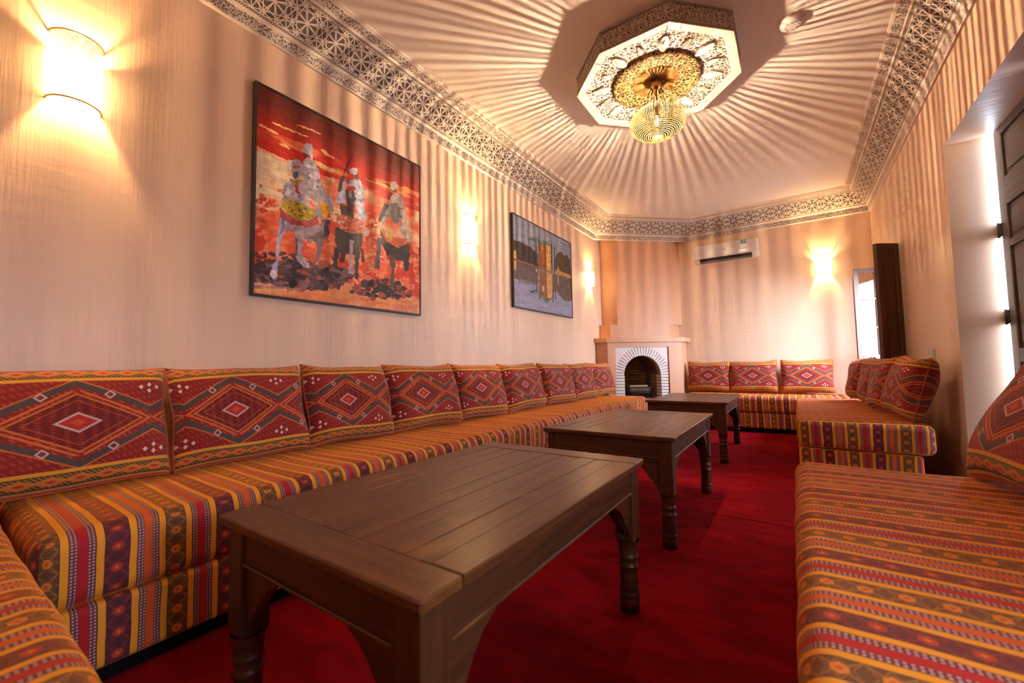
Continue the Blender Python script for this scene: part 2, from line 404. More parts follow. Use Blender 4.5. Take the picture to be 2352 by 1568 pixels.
for i in range(5):
    base = MB(); bands = []; vacc = 0.0
    j = (i+1) % 5; Lacc = 0.0
    for k in range(1, len(prof)):
        q0 = prof[k-1][-2:]; q1 = prof[k][-2:]; kind = prof[k][0] if len(prof[k]) == 3 else None
        A0, B0 = offset(q0[0])[i], offset(q0[0])[j]; A1, B1 = offset(q1[0])[i], offset(q1[0])[j]
        e = (Vector(path[j])-Vector(path[i])).normalized(); o0 = Vector(path[i])
        w = math.dist(q0, q1)
        vs = [(A0.x, A0.y, ZB+q0[1]), (B0.x, B0.y, ZB+q0[1]), (B1.x, B1.y, ZB+q1[1]), (A1.x, A1.y, ZB+q1[1])]
        uu = [(A0-o0).dot(e), (B0-o0).dot(e), (B1-o0).dot(e), (A1-o0).dot(e)]
        uv = [[(uu[0], 0), (uu[1], 0), (uu[2], w), (uu[3], w)]]
        if kind is None: base.add(vs, [(0, 1, 2, 3)], uv)
        else:
            mt = bandmat[kind]
            if i == 3 and kind == 'arab': mt = M_arab2
            if i in (1, 2) and kind == 'arabu': mt = M_arab2
            mb = MB(); mb.add(vs, [(0, 1, 2, 3)], uv); bands.append((bandname[kind], mb, mt))
    t = struct('trim_%d' % (i+1), base, M_plast)
    for nm, mb, mt in bands: mb.build(nm, mt, t)

# ---- carpet: two lengths meeting in a seam
b = MB().box(XL, XR, YB, 2.86, 0.0, .012, bev=.005)
tag(b.build('carpet', M_carp), 'deep red fitted carpet under the two nearer tables, up to the cross seam', 'carpet', 'red carpet lengths')
b = MB().prism([(XL, 2.866), (XR, 2.866), (XR, YF), (-1.44, YF), (-1.445, 6.862), (-2.345, 6.045), (XL, 6.045)], 0.0, .012)
tag(b.build('carpet', M_carp), 'deep red fitted carpet beyond the cross seam, towards the fireplace', 'carpet', 'red carpet lengths')
CZ = .012

# ---- outside: terrace slab and a low parapet with railing seen through the door gap
tag(MB().box(XR+WT, 5.2, YB-1, 9.5, -.25, -.02).build('terrace_ground', M_pave), kind='structure')
b = MB().box(5.0, 5.2, YB-1, 9.5, -.02, .75, bev=.01)
tag(b.build('parapet', plain('white_render', (.8, .78, .75), .7)), 'white rendered parapet wall outside the door', 'parapet')


# ---- door_1: dark panelled leaf folded behind the opening
door = tag(empty('door_1', (1.160, 3.997, .02)), kind='structure')
LW, LH, LT = .84, 2.46, .045                                    # leaf runs from y=0 to y=-LW in local space
rails = [(0, .14), (.86, .96), (1.615, 1.665), (1.655, 1.70), (1.93-.02, 2.09), (LH-.12, LH)]
rails = [(0, .14), (.90, .985), (1.63, 1.675), (1.90, 2.075), (LH-.10, LH)]
for y0, y1, nm in ((-.10, 0, 'stile'), (-LW, -LW+.10, 'stile')):
    MB().box(0, LT, y0, y1, 0, LH, grain=2, bev=.004).build(nm, M_door, door)
for z0, z1 in rails: MB().box(0, LT, -LW+.10, -.10, z0, z1, grain=1, bev=.003).build('rail', M_door, door)
for k in range(len(rails)-1):
    z0, z1 = rails[k][1], rails[k+1][0]
    b = MB().box(.016, LT-.012, -LW+.10, -.10, z0, z1, grain=2)
    b.box(.006, .02, -LW+.135, -.135, z0+.035, z1-.035, grain=2, bev=.006)
    b.build('panel', M_door, door)
added_leaf = tag(empty('added_door_leaf', (1.160, 3.140, .02)), kind='structure')   # second leaf, unseen, added shut to hold back daylight
for z in (1.19, 1.76):
    b = MB().box(-.006, .004, -.012, .034, z-.045, z+.045, bev=.002); b.tube([(-.006, .014, z-.05), (-.006, .014, z+.05)], .008)
    b.build('hinge', M_iron, door)
for c_ in list(kids(door)):
    if not c_.name.startswith('hinge'): d_ = c_.copy(); COL.objects.link(d_); d_.parent = added_leaf
added_leaf.location = (1.160, 3.140, .02)
b = MB(); b.box(.05, .10, 0, .03, 0, .65, grain=2); b.box(.05, .10, .28, .31, 0, .65, grain=2); b.box(.05, .10, .03, .28, 0, .03, grain=1); b.box(.05, .10, .03, .28, .62, .65, grain=1)
o = struct('added_window', b, M_case); o.location = (XR, VY0, VZ0)  # unseen window, added to bring daylight onto the left wall
# ---- window_1: glazed casement and tall shutter swung into the room
win = tag(empty('window_1', (XR, WY0, WZ0)), kind='structure')
b = MB(); t_ = .05
b.box(.02, .10, 0, t_, 0, WZ1-WZ0, grain=2); b.box(.02, .10, WY1-WY0-t_, WY1-WY0, 0, WZ1-WZ0, grain=2)
b.box(.02, .10, t_, WY1-WY0-t_, 0, t_, grain=1); b.box(.02, .10, t_, WY1-WY0-t_, WZ1-WZ0-t_, WZ1-WZ0, grain=1)
b.build('window_frame', M_case, win)
def leafobj(name, p0, p1, z0, z1, mat, rows, glass, thick=.035, st=.05):
    """a hinged leaf between plan points p0 (hinge) and p1 (free edge), parented to the window"""
    d = Vector(p1)-Vector(p0); L = d.length; ang = math.atan2(d.y, d.x)
    M = Matrix.Translation((p0[0]-XR, p0[1]-WY0, z0-WZ0)) @ Matrix.Rotation(ang, 4, 'Z'); H = z1-z0
    b = MB(); b.box(0, st, -thick/2, thick/2, 0, H, grain=2, M=M, bev=.003); b.box(L-st, L, -thick/2, thick/2, 0, H, grain=2, M=M, bev=.003)
    step = (H-st)/rows
    for k in range(rows+1):
        hh = st if (k in (0, rows) or not glass) else .022; zc = st/2+step*k
        b.box(st, L-st, -thick/2, thick/2, zc-hh/2, zc+hh/2, grain=0, M=M)
    fr_ = b.build(name, mat, win)
    for k in range(rows):
        z0_ = st/2+step*k; z1_ = z0_+step
        if glass:
            MB().box(st-.004, L-st+.004, -.002, .002, z0_+.01, z1_-.01, M=M).build('pane', M_pane, fr_)
        else:
            bb = MB().box(st-.004, L-st+.004, -.008, .008, z0_+.02, z1_-.02, grain=2, M=M)
            bb.box(st+.02, L-st-.02, -.014, .014, z0_+.05, z1_-.05, grain=2, M=M, bev=.005); bb.build('panel', mat, fr_)
leafobj('casement', (XR-.005, 6.84), (.672, 6.79), .96, 2.105, M_case, 3, True, .035, .052)
leafobj('shutter', (XR+.04, 5.71), (XR+.04, 6.24), .93, 2.04, M_shut, 2, False, .035, .07)  # unseen closed leaf, added to block part of this window's daylight
leafobj('shutter', (XR-.005, 5.68), (.735, 5.535), .80, 2.13, M_shut, 1, False, .045, .055)

# ================================================================== FIREPLACE
fp = tag(empty('corner_fireplace', (0, 0, 0)), 'peach plastered corner fireplace with white brick arch surround', 'fireplace')
Q1 = Vector((-2.35, 6.05)); D = Vector((.74, .67)).normalized(); N = Vector((D.y, -D.x))
def fpt(a, n): p = Q1+D*a+N*n; return (p.x, p.y)                  # a along the face, n towards the room
G = .003
CL = (XL+G, YF-G)                                                 # the room's corner
MB().prism([(XL+G, 6.35), (-2.288, 6.348), (-1.597, 6.976), (-1.50, YF-G), CL], 1.57, ZB+.05).build('chimney_breast', M_fire, fp)
MB().prism([(XL+G, 6.24), (-2.357, 6.22), (-1.625, 6.885), (-1.555, YF-G), CL], 1.35, 1.57).build('plinth_block', M_fire, fp)
q2 = fpt(1.218, 0)
sa = fpt(-.03, .035); sb = fpt(1.25, .035)
MB().prism([(XL+G, sa[1]-.01), sa, sb, (sb[0]+.02, YF-G), CL], 1.285, 1.35).build('mantel_shelf', M_fire, fp)
# body: hearth base, two piers, lintel round a recessed white panel
PA, PB, PT, HZ = .125, 1.00, 1.21, .40
b = MB()
b.prism([(XL+G, 6.05), fpt(0, 0), fpt(1.218, 0), (q2[0], YF-G), CL], 0, HZ)
b.prism([(XL+G, 6.05), fpt(0, 0), fpt(1.218, 0), (q2[0], YF-G), CL], PT, 1.285)
b.prism([(XL+G, 6.05), fpt(0, 0), fpt(PA, 0), fpt(PA, -.45), (XL+G, 6.48)], HZ, PT)
b.prism([fpt(PB, 0), fpt(1.218, 0), (q2[0], YF-G), (q2[0]-.25, YF-G), fpt(PB, -.40)], HZ, PT)
b.build('fireplace_body', M_fire, fp)
ac, ar, spz = .563, .298, .775                                    # arch centre, radius, spring height
def fz(a, n, z): p = fpt(a, n); return (p[0], p[1], z)
# white panel, brick gap shade in its colour, with the arched hole (strip of quads from hole edge to outer rectangle)
b = MB(); K = 32; hole = [(ac-ar, HZ)]+[(ac-ar*math.cos(math.pi*k/K), spz+ar*math.sin(math.pi*k/K)) for k in range(K+1)]+[(ac+ar, HZ)]
def outer(h):
    x, z = h[0]-ac, h[1]-spz
    if h[1] <= spz+1e-6: return (PA if x < 0 else PB, h[1])
    t1 = (PT-spz)/z if z > 1e-6 else 9e9; t2 = ((PB-ac) if x > 0 else (ac-PA))/abs(x) if abs(x) > 1e-6 else 9e9; t = min(t1, t2)
    return (ac+x*t, spz+z*t)
ou = [outer(h) for h in hole]
for k in range(len(hole)-1):
    h0, h1, o0, o1 = hole[k], hole[k+1], ou[k], ou[k+1]
    vs = [fz(*p[:1], n, p[1]) for n in (-.03, -.12) for p in (h0, h1, o1, o0)]
    b.add(vs, [(0, 1, 2, 3), (4, 7, 6, 5), (0, 4, 5, 1)])
for cx_, kk in ((PA, 1), (PB, -1)):                                 # fill the two top corners
    ks = [k for k in range(len(ou)-1) if (abs(ou[k][1]-PT) < 1e-6) != (abs(ou[k+1][1]-PT) < 1e-6)]
    for k in ks:
        if (ou[k][0] < ac) == (kk == 1): b.add([fz(ou[k][0], -.03, ou[k][1]), fz(ou[k+1][0], -.03, ou[k+1][1]), fz(cx_, -.03, PT)], [(0, 1, 2)])
b.build('arch_panel', M_gapshade, fp)
b = MB(); r2 = .298+.135+.003; arc2 = [(ac-r2*math.cos(math.pi*k/K), spz+r2*math.sin(math.pi*k/K)) for k in range(K+1)]
for k in range(K):
    h0, h1 = arc2[k], arc2[k+1]; c0, c1 = outer(h0), outer(h1)
    if min(h0[1], h1[1]) > PT-.001 or h0[0] < PA+.001 and h1[0] < PA+.001 or h0[0] > PB-.001 and h1[0] > PB-.001: continue
    h0 = (min(max(h0[0], PA), PB), min(h0[1], PT)); h1 = (min(max(h1[0], PA), PB), min(h1[1], PT))
    P_ = [h0, h1, c1, c0]
    if (abs(c0[1]-PT) < 1e-6) != (abs(c1[1]-PT) < 1e-6): P_ = [h0, h1, c1, (PA if c0[0] < ac else PB, PT), c0]
    b.prism(P_, -.03, -.020, lambda a, z, n: fz(a, n, z))
b.build('panel_corner', M_brick, fp)
# firebox: lining, floor handled by the base
b = MB()
dd = .40
for k in range(len(hole)-1):
    h0, h1 = hole[k], hole[k+1]
    b.add([fz(h0[0], -.12, h0[1]), fz(h1[0], -.12, h1[1]), fz(h1[0], -.12-dd, h1[1]), fz(h0[0], -.12-dd, h0[1])], [(0, 1, 2, 3)])
b.add([fz(h[0], -.12-dd, h[1]) for h in hole], [tuple(range(len(hole)))])
b.build('firebox_lining', M_mort, fp)
def fbox(a0, a1, n0, n1, z0, z1, bev=.004):
    M = Matrix(((D.x, N.x, 0, Q1.x), (D.y, N.y, 0, Q1.y), (0, 0, 1, 0), (0, 0, 0, 1)))
    return MB().box(a0, a1, n0, n1, z0, z1, M=M, bev=bev)
# voussoirs
NV = 27; Lb = .135
me = None
for k in range(NV):
    th = math.pi*(k+.5)/NV; w = math.pi*(ar+.01)/NV*.74
    M = Matrix(((D.x, N.x, 0, Q1.x), (D.y, N.y, 0, Q1.y), (0, 0, 1, 0), (0, 0, 0, 1))) @ Matrix.Translation((ac, -.03, spz)) @ Matrix.Rotation(th, 4, 'Y') @ Matrix.Translation((-ar-.002, 0, 0))
    hw = w/2; ho = hw*(ar+Lb)/ar*1.0
    L_ = Lb if PT-spz > 0 else Lb
    vs = [(0, -.004, -hw), (0, .012, -hw), (0, .012, hw), (0, -.004, hw), (-L_, -.004, -ho), (-L_, .012, -ho), (-L_, .012, ho), (-L_, -.004, ho)]
    MB().add(vs, [(0, 1, 2, 3), (7, 6, 5, 4), (1, 5, 6, 2), (0, 4, 5, 1), (3, 2, 6, 7)], M=M).build('brick', M_brick, fp)
rows_ = 8; ph = (spz-HZ)/rows_
for k in range(rows_):
    z0 = HZ+ph*k+.006
    fbox(ac-ar-Lb, ac-ar-.002, -.034, -.018, z0, z0+ph*.76, .003).build('brick', M_brick, fp)
    fbox(ac+ar+.002, ac+ar+Lb, -.034, -.018, z0, z0+ph*.76, .003).build('brick', M_brick, fp)
    for s in (-1, 1):                                             # reveal bricks
        a0 = ac+s*ar
        fbox(min(a0-s*.012, a0), max(a0-s*.012, a0), -.15, -.036, z0, z0+ph*.76, .003).build('brick', M_brick, fp)
        fbox(min(a0-s*.012, a0), max(a0-s*.012, a0), -.34, -.155, z0, z0+ph*.76, .003).build('brick', M_soot, fp)
for r_ in range(14):
    z0 = HZ+.046*r_+.004; z1 = z0+.034
    hz = z1-spz; half = ar if hz <= 0 else math.sqrt(max(0, ar*ar-hz*hz))
    if half < .05: continue
    a = ac-half; off = .11 if r_ % 2 else 0
    edges = [ac-half]+[e for e in (ac-.33+off+.2*q for q in range(5)) if ac-half+.03 < e < ac+half-.03]+[ac+half]
    for e0, e1 in zip(edges, edges[1:]): fbox(e0+.004, e1-.004, -.12-dd, -.12-dd+.018, z0, z1, .003).build('brick', M_soot, fp)
# log basket on the hearth
bk = fpt(.555, -.19)
bs = tag(empty('log_basket', (bk[0], bk[1], HZ), math.atan2(D.y, D.x)), 'black wire log basket holding split logs in the fireplace', 'basket')
b = MB()
def rect(sx, sy, z): return [(-sx, -sy, z), (sx, -sy, z), (sx, sy, z), (-sx, sy, z)]
for sx, sy, z in ((.175, .10, .185), (.16, .09, .10), (.145, .08, .02)): b.tube(rect(sx, sy, z), .006, 6, closed=True)
for k in range(17):
    x = -1+2*k/16; 
    for s in (-1, 1): b.tube([(x*.145, s*.08, .015), (x*.175, s*.10, .185)], .0045, 5)
for k in range(9):
    y = -1+2*k/8
    for s in (-1, 1): b.tube([(s*.145, y*.08, .015), (s*.175, y*.10, .185)], .0045, 5)
b.build('basket_frame', M_iron, bs); MB().box(-.14, .14, -.075, .075, .004, .02).build('basket_base', M_iron, bs)
for k, (y, z, r_, l) in enumerate(((-.055, .14, .026, .30), (.002, .145, .028, .28), (.058, .145, .025, .31), (-.026, .192, .022, .29))):
    o = MB().lathe([(0.001, -l/2), (r_, -l/2), (r_*.96, 0), (r_, l/2), (.001, l/2)], 9, M=Matrix.Translation((0, y, z)) @ Matrix.Rotation(math.pi/2, 4, 'Y'), smooth=False)
    lo = o.build('log', M_log)
    lo.matrix_world = Matrix.Translation((bk[0], bk[1], HZ)) @ Matrix.Rotation(math.atan2(D.y, D.x), 4, 'Z')
    tag(lo, ('split log at the front of the log basket', 'middle split log lying in the log basket', 'split log at the back of the log basket', 'topmost split log lying across the others in the basket')[k], 'log', 'logs in the basket')

# ================================================================== CEILING MEDALLION + CHANDELIER
MC = (-.78, 3.19); RA = .555; RV = RA/math.cos(math.pi/8); MZ = ZC-.158
med = tag(empty('ceiling_medallion', (MC[0], MC[1], ZC)), 'large octagonal carved plaster ceiling rose with gilt centre', 'ceiling rose')
def octo(rv, z): return [(rv*math.cos(R(22.5+45*k)), rv*math.sin(R(22.5+45*k)), z) for k in range(8)]
def ring(b, r0, z0, r1, z1, uvmode='side', mi=0):
    A, B = octo(r0, z0), octo(r1, z1); w = math.dist((r0, z0), (r1, z1))
    for k in range(8):
        j = (k+1) % 8; L = math.dist(A[k], A[j])
        if uvmode == 'side': uv = [(L*k, 0), (L*(k+1), 0), (L*(k+1), w), (L*k, w)]
        else: uv = [(A[k][0], A[k][1]), (A[j][0], A[j][1]), (B[j][0], B[j][1]), (B[k][0], B[k][1])]
        b.add([A[k], A[j], B[j], B[k]], [(0, 1, 2, 3)], [uv], mi)
    return b
hz = -.158
b = MB(); ring(b, RV, hz+.022, RV, -.022); b.build('carved_drum', M_palm, med)
b = MB(); ring(b, RV+.004, hz+.006, RV+.004, hz+.022); b.build('bead_row', M_bead, med)
b = MB(); ring(b, RV+.004, -.022, RV+.004, -.004); b.build('bead_row', M_bead, med)
b = MB(); ring(b, RV+.006, hz+.006, RV+.006, hz); ring(b, RV+.006, hz, RV-.038, hz, 'flat'); ring(b, RV-.038, hz, RV-.040, hz+.008); ring(b, RV-.040, hz+.008, RV-.060, hz+.008, 'flat')
ring(b, RV-.060, hz+.008, RV-.064, hz+.016); b.build('plain_rim', M_plast, med)
b = MB(); ring(b, RV-.064, hz+.016, .32, hz+.034, 'flat'); b.build('carved_bed', M_bed, med)
for k in range(8):                                                # almond leaves round the rose
    for r0, sc_, da in ((.405, 1.0, 0), (.40, .62, 22.5)):
        b = MB(); n = 14; P = []
        for q in range(n):
            t = 2*math.pi*q/n; P.append((math.cos(t)*.062*sc_*(1+.15*math.cos(2*t)), math.sin(t)*.034*sc_))
        M = Matrix.Rotation(R(45*k+22.5+da), 4, 'Z') @ Matrix.Translation((r0, 0, hz+.020))
        vs = [(x*1.08, y*1.15, .0) for x, y in P]+[(x, y, -.010) for x, y in P]+[(x*.72, y*.66, -.006) for x, y in P]+[(0, 0, -.012)]
        fs = []
        for l in (0, 1):
            fs += [(l*n+q, l*n+(q+1) % n, (l+1)*n+(q+1) % n, (l+1)*n+q) for q in range(n)]
        fs += [(2*n+q, 2*n+(q+1) % n, 3*n) for q in range(n)]
        b.add(vs, fs, M=M, smooth=False); b.build('carved_leaf', M_plast, med)
b = MB(); b.lathe([(.325, hz+.030), (.320, hz+.010), (.30, hz+.004), (.24, hz+.012), (.165, hz+.030)], 64)
b.uv = [[(b.v[i][0], b.v[i][1]) for i in f] for f in b.f]; b.build('gilt_carved_ring', M_goldc, med)
b = MB(); NF = 34                                                 # radial ribs over a dark ground
for k in range(NF):
    a0, a1, a2 = (2*math.pi*(k+q)/NF for q in (.18, .5, .82)); r0, r1 = .036, .170
    vs = [(r*math.cos(a), r*math.sin(a), hz+z) for r, a, z in ((r0, a0, .040), (r0, a1, .030), (r0, a2, .040), (r1, a0, .036), (r1, a1, .014), (r1, a2, .036))]; b.add(vs, [(0, 3, 4, 1), (1, 4, 5, 2), (3, 5, 4)])
b.build('sunburst_ribs', M_ochre, med)
MB().lathe([(.172, hz+.032), (.172, hz+.044), (.001, hz+.044)], 40).build('rose_ground', plain('umber_ground', (.10, .05, .018), .8), med)
# chandelier
ch = tag(empty('pendant_lamp', (MC[0], MC[1], ZC)), 'pierced brass globe lamp hanging below the ceiling rose', 'pendant lamp')
MB().lathe([(.001, hz-.035), (.018, hz-.034), (.034, hz-.022), (.042, hz-.004), (.044, hz+.012), (.040, hz+.03)], 28).build('canopy', M_brass, ch)
GZ = 2.80-ZC
MB().tube([(0, 0, hz-.03), (0, 0, GZ+.085)], .0055, 10).build('stem', M_brass, ch)
def dual_globe(ax, az, sub=5, keep=None, inset=.34):
    import bmesh
    bm = bmesh.new(); bmesh.ops.create_icosphere(bm, subdivisions=sub, radius=1.0); bm.verts.ensure_lookup_table()
    vs = []; fs = []
    for v in bm.verts:
        if keep and not keep(v.co): continue
        c = [f.calc_center_median() for f in v.link_faces]; n = v.co.normalized()
        x = n.orthogonal().normalized(); y = n.cross(x)
        c.sort(key=lambda p: math.atan2((p-v.co).dot(y), (p-v.co).dot(x)))
        m_ = len(c); b0 = len(vs)
        for p in c: q = p.normalized(); vs.append((q.x*ax, q.y*ax, q.z*az))
        for p in c: q = p.lerp(v.co, inset).normalized(); vs.append((q.x*ax, q.y*ax, q.z*az))
        for i in range(m_): j = (i+1) % m_; fs.append((b0+i, b0+j, b0+m_+j, b0+m_+i))
    bm.free(); return MB().add(vs, fs, smooth=True)
def pierced(ax, az, nc, nr, seed=3):
    rg = random.Random(seed); wd = [rg.uniform(.78, 1.22) for _ in range(nc)]; tot = sum(wd); A = [0]
    for w_ in wd: A.append(A[-1]+w_/tot*2*math.pi)
    op = [rg.choice((.17, .21, .25, .29, .32)) for _ in range(nc//2) for _k in (0, 1)]
    b = MB(); E0, E1 = -1.42, 1.42
    def P(a, e): return (ax*math.cos(e)*math.cos(a), ax*math.cos(e)*math.sin(a), az*math.sin(e))
    for r_ in range(nr):
        e0 = E0+(E1-E0)*r_/nr; e1 = E0+(E1-E0)*(r_+1)/nr; em = (e0+e1)/2
        k = .21+(.15 if em > .76 else 0)+(.11 if em < -.5 else 0)         # share of solid metal on each side of a hole
        step = 1 if math.cos(em) > .5 else (2 if math.cos(em) > .25 else 4)
        for c in range(0, nc, step):
            a0, a1 = A[c], A[min(nc, c+step)]; kk = k*rg.uniform(.8, 1.1); ko = op[c]; ai0, ai1 = a0+(a1-a0)*ko, a1-(a1-a0)*ko; f0, f1 = e0+(e1-e0)*kk*.8, e1-(e1-e0)*kk*.8
            am = (ai0+ai1)/2; fm = (f0+f1)/2
            o_ = [P(a0, e0), P((a0+a1)/2, e0), P(a1, e0), P(a1, em), P(a1, e1), P((a0+a1)/2, e1), P(a0, e1), P(a0, em)]
            q = .22; i_ = [P(ai0+(ai1-ai0)*q, f0+(f1-f0)*q), P(am, f0), P(ai1-(ai1-ai0)*q, f0+(f1-f0)*q), P(ai1, fm), P(ai1-(ai1-ai0)*q, f1-(f1-f0)*q), P(am, f1), P(ai0+(ai1-ai0)*q, f1-(f1-f0)*q), P(ai0, fm)]
            b.add(o_+i_, [(t, (t+1) % 8, 8+(t+1) % 8, 8+t) for t in range(8)])
    return b
g = pierced(.205, .118, 112, 34).build('pierced_globe', M_globe, ch); g.location = (0, 0, GZ)
MB().lathe([(.006, GZ+.123), (.020, GZ+.121), (.034, GZ+.116)], 32).build('globe_collar', M_brass, ch)
MB().lathe([(.013, GZ+.105), (.013, GZ+.055), (.010, GZ+.05), (.001, GZ+.05)], 14).build('lamp_holder', M_brass, ch)
MB().lathe([(.001, GZ-.022), (.014, GZ-.018), (.022, GZ-.002), (.022, GZ+.012), (.012, GZ+.04), (.010, GZ+.05)], 16).build('bulb', M_glow, ch)
MB().lathe([(.0003, GZ-.028), (.0035, GZ-.027), (.0035, GZ+.029), (.0003, GZ+.030)], 6).build('filament', emit('filament_glow', (*CHANDELIER_COL, 1), CHANDELIER_W), ch)
# smoke detector
sd = MB().lathe([(.001, -.034), (.045, -.034), (.058, -.028), (.060, -.020), (.072, -.018), (.075, -.004), (.075, 0)], 36)
o = tag(sd.build('smoke_detector', M_white), 'round cream smoke detector on the ceiling beside the carved rose', 'smoke detector'); o.location = (.10, 3.31, ZC)
b = MB()
for k in range(8): a = R(45*k); b.box(-.008, .008, -.002, .002, -.0352, -.034, M=Matrix.Rotation(a, 4, 'Z') @ Matrix.Translation((0, .038, 0)))
b.build('sensor_slots', M_dark, o)

# ================================================================== WALL SCONCES (perforated half cylinders)
SR, SH = .083, .30
def sconce():
    t = empty('wall_sconce'); b = MB(); NU, NVr = 40, 44; du = math.pi/NU; dv = (SH-.02)/NVr
    for r_ in range(NVr):
        for c_ in range(NU):
            cu = (c_+.5+(.5 if r_ % 2 else 0))*du; cv = -SH/2+.01+(r_+.5)*dv
            if cu > math.pi-.3*du: continue
            o_, i_ = [], []
            for k in range(6):
                a = R(60*k+30); o_.append((cu+du*.577*math.cos(a), cv+dv*.667*math.sin(a))); i_.append((cu+du*.577*.62*math.cos(a), cv+dv*.667*.62*math.sin(a)))
            vs = [(SR*math.sin(u), -SR*math.cos(u), v) for u, v in o_+i_]      # bulges towards +x, wall at x=0
            b.add(vs, [(k, (k+1) % 6, 6+(k+1) % 6, 6+k) for k in range(6)])
    b.build('pierced_shade', M_gold, t)
    for s in (-1, 1):
        arc = [(SR*1.01*math.sin(math.pi*k/24), -SR*1.01*math.cos(math.pi*k/24), s*(SH/2-.005)) for k in range(25)]
        MB().tube(arc, .0045, 8).build('rim', M_brass, t)
    r2 = SR-.008
    b = MB(); n = 24
    vs = [(r2*math.sin(math.pi*k/n)+.001, -r2*math.cos(math.pi*k/n), z) for z in (-SH/2+.015, SH/2-.080) for k in range(n+1)]
    b.add(vs, [(k, k+1, n+1+k+1, n+1+k) for k in range(n)], smooth=True); b.build('paper_liner', M_liner, t)
    MB().box(0, .006, -.03, .03, -.06, .06, bev=.002).build('wall_plate', M_brass, t)
    MB().tube([(.004, 0, -.05), (.04, 0, -.05), (.04, 0, -.03)], .008, 8).build('lamp_holder', M_brass, t)
    MB().lathe([(.001, -.03), (.012, -.03), (.017, 0), (.017, .02), (.001, .04)], 10, M=Matrix.Translation((.042, 0, 0))).build('bulb', M_bulb, t)
    return t
s0 = sconce()
G_ = 'pierced brass half cylinder wall lights'
for k, (loc, rz, lab) in enumerate((
    ((XL+.001, .37, 2.255), 0, 'large looking pierced wall light left of the horsemen picture'),
    ((XL+.001, 3.03, 2.262), 0, 'pierced wall light between the two framed pictures'),
    ((XL+.001, 5.86, 2.292), 0, 'narrow looking pierced wall light between the lake picture and the chimney'),
    ((.405, YF-.001, 2.275), -math.pi/2, 'pierced wall light on the far wall, right of the air conditioner'))):
    o = s0 if k == 0 else copy_tree(s0)
    o.location = loc; o.rotation_euler = (0, 0, rz); tag(o, lab, 'wall light', G_)

# ================================================================== AIR CONDITIONER
ac_ = tag(empty('air_conditioner', (-.80, YF-.001, 2.665)), 'white split air conditioner with a green sticker high on the far wall', 'air conditioner')
pr_ = [(0, .14), (-.14, .14), (-.175, .128), (-.192, .10), (-.196, .04), (-.19, -.06), (-.178, -.085), (-.12, -.10), (-.05, -.135), (0, -.14)]
def acfn(ends):
    b = MB(); xs = [-.455, -.453, -.446, -.432, -.405, .405, .432, .446, .453, .455]; sc2 = [.66, .76, .87, .95, 1, 1, .95, .87, .76, .66]
    n = len(pr_); vs = [(x, (y+.0)*s, z*(.35+.65*s)) for x, s in zip(xs, sc2) for y, z in pr_]
    fs = [(k*n+i, k*n+(i+1) % n, (k+1)*n+(i+1) % n, (k+1)*n+i) for k in range(len(xs)-1) for i in range(n)]
    fs += [tuple(range(n))[::-1], tuple((len(xs)-1)*n+i for i in range(n))]; return b.add(vs, fs, smooth=False)
acfn(0).build('casing', M_white, ac_)
MB().add([(-.36, -.181, -.088), (.36, -.181, -.088), (.36, -.05, -.138), (-.36, -.05, -.138)], [(0, 1, 2, 3)]).build('outlet_slot', M_dark, ac_)
MB().box(-.355, .355, -.012, .012, -.003, .003, M=Matrix.Translation((0, -.125, -.120)) @ Matrix.Rotation(R(38), 4, 'X') @ Matrix.Scale(4.0, 4, (0, 1, 0))).build('louvre', M_vane, ac_)
MB().box(.225, .295, -.203, -.196, .055, .115).build('energy_sticker', M_green, ac_)
b = MB(); b.tube([(.262+.014*math.cos(a), -.204, .088+.014*math.sin(a)) for a in [R(q) for q in range(30, 330, 30)]], .003, 5); b.tube([(.272, -.204, .10), (.287, -.204, .098), (.284, -.204, .084), (.276, -.204, .075)], .003, 5)
b.build('sticker_emblem', M_white, ac_)
b = MB(); b.tube([(.215+.011*math.cos(R(q)), -.1955, -.018+.011*math.sin(R(q))) for q in range(0, 360, 30)], .002, 5, closed=True); b.box(.235, .30, -.1958, -.194, -.022, -.014)
b.build('grey_badge', plain('grey_print', (.35, .33, .33), .5), ac_)
MB().box(-.02, .02, -.1985, -.194, .0, .035).build('display', plain('display_panel', (.62, .60, .62), .1), ac_)

# ================================================================== SOCKET
so = tag(empty('wall_socket', (XR, 4.72, .985)), 'cream double socket plate on the right wall above the stacked cushions', 'socket')
MB().box(-.009, 0, -.082, .082, -.043, .043, bev=.004).build('socket_plate', M_cream, so)
for y in (-.038, .038):
    b = MB().box(-.013, -.008, y-.030, y+.030, -.030, .030, bev=.003); r_ = b.build('socket_face', M_white, so)
    bb = MB()
    for q in (-.01, .01): bb.lathe([(.001, 0), (.003, 0), (.003, .001)], 8, M=Matrix.Translation((-.0132, y+q, 0)) @ Matrix.Rotation(-math.pi/2, 4, 'Y'))
    bb.build('socket_holes', M_dark, r_)

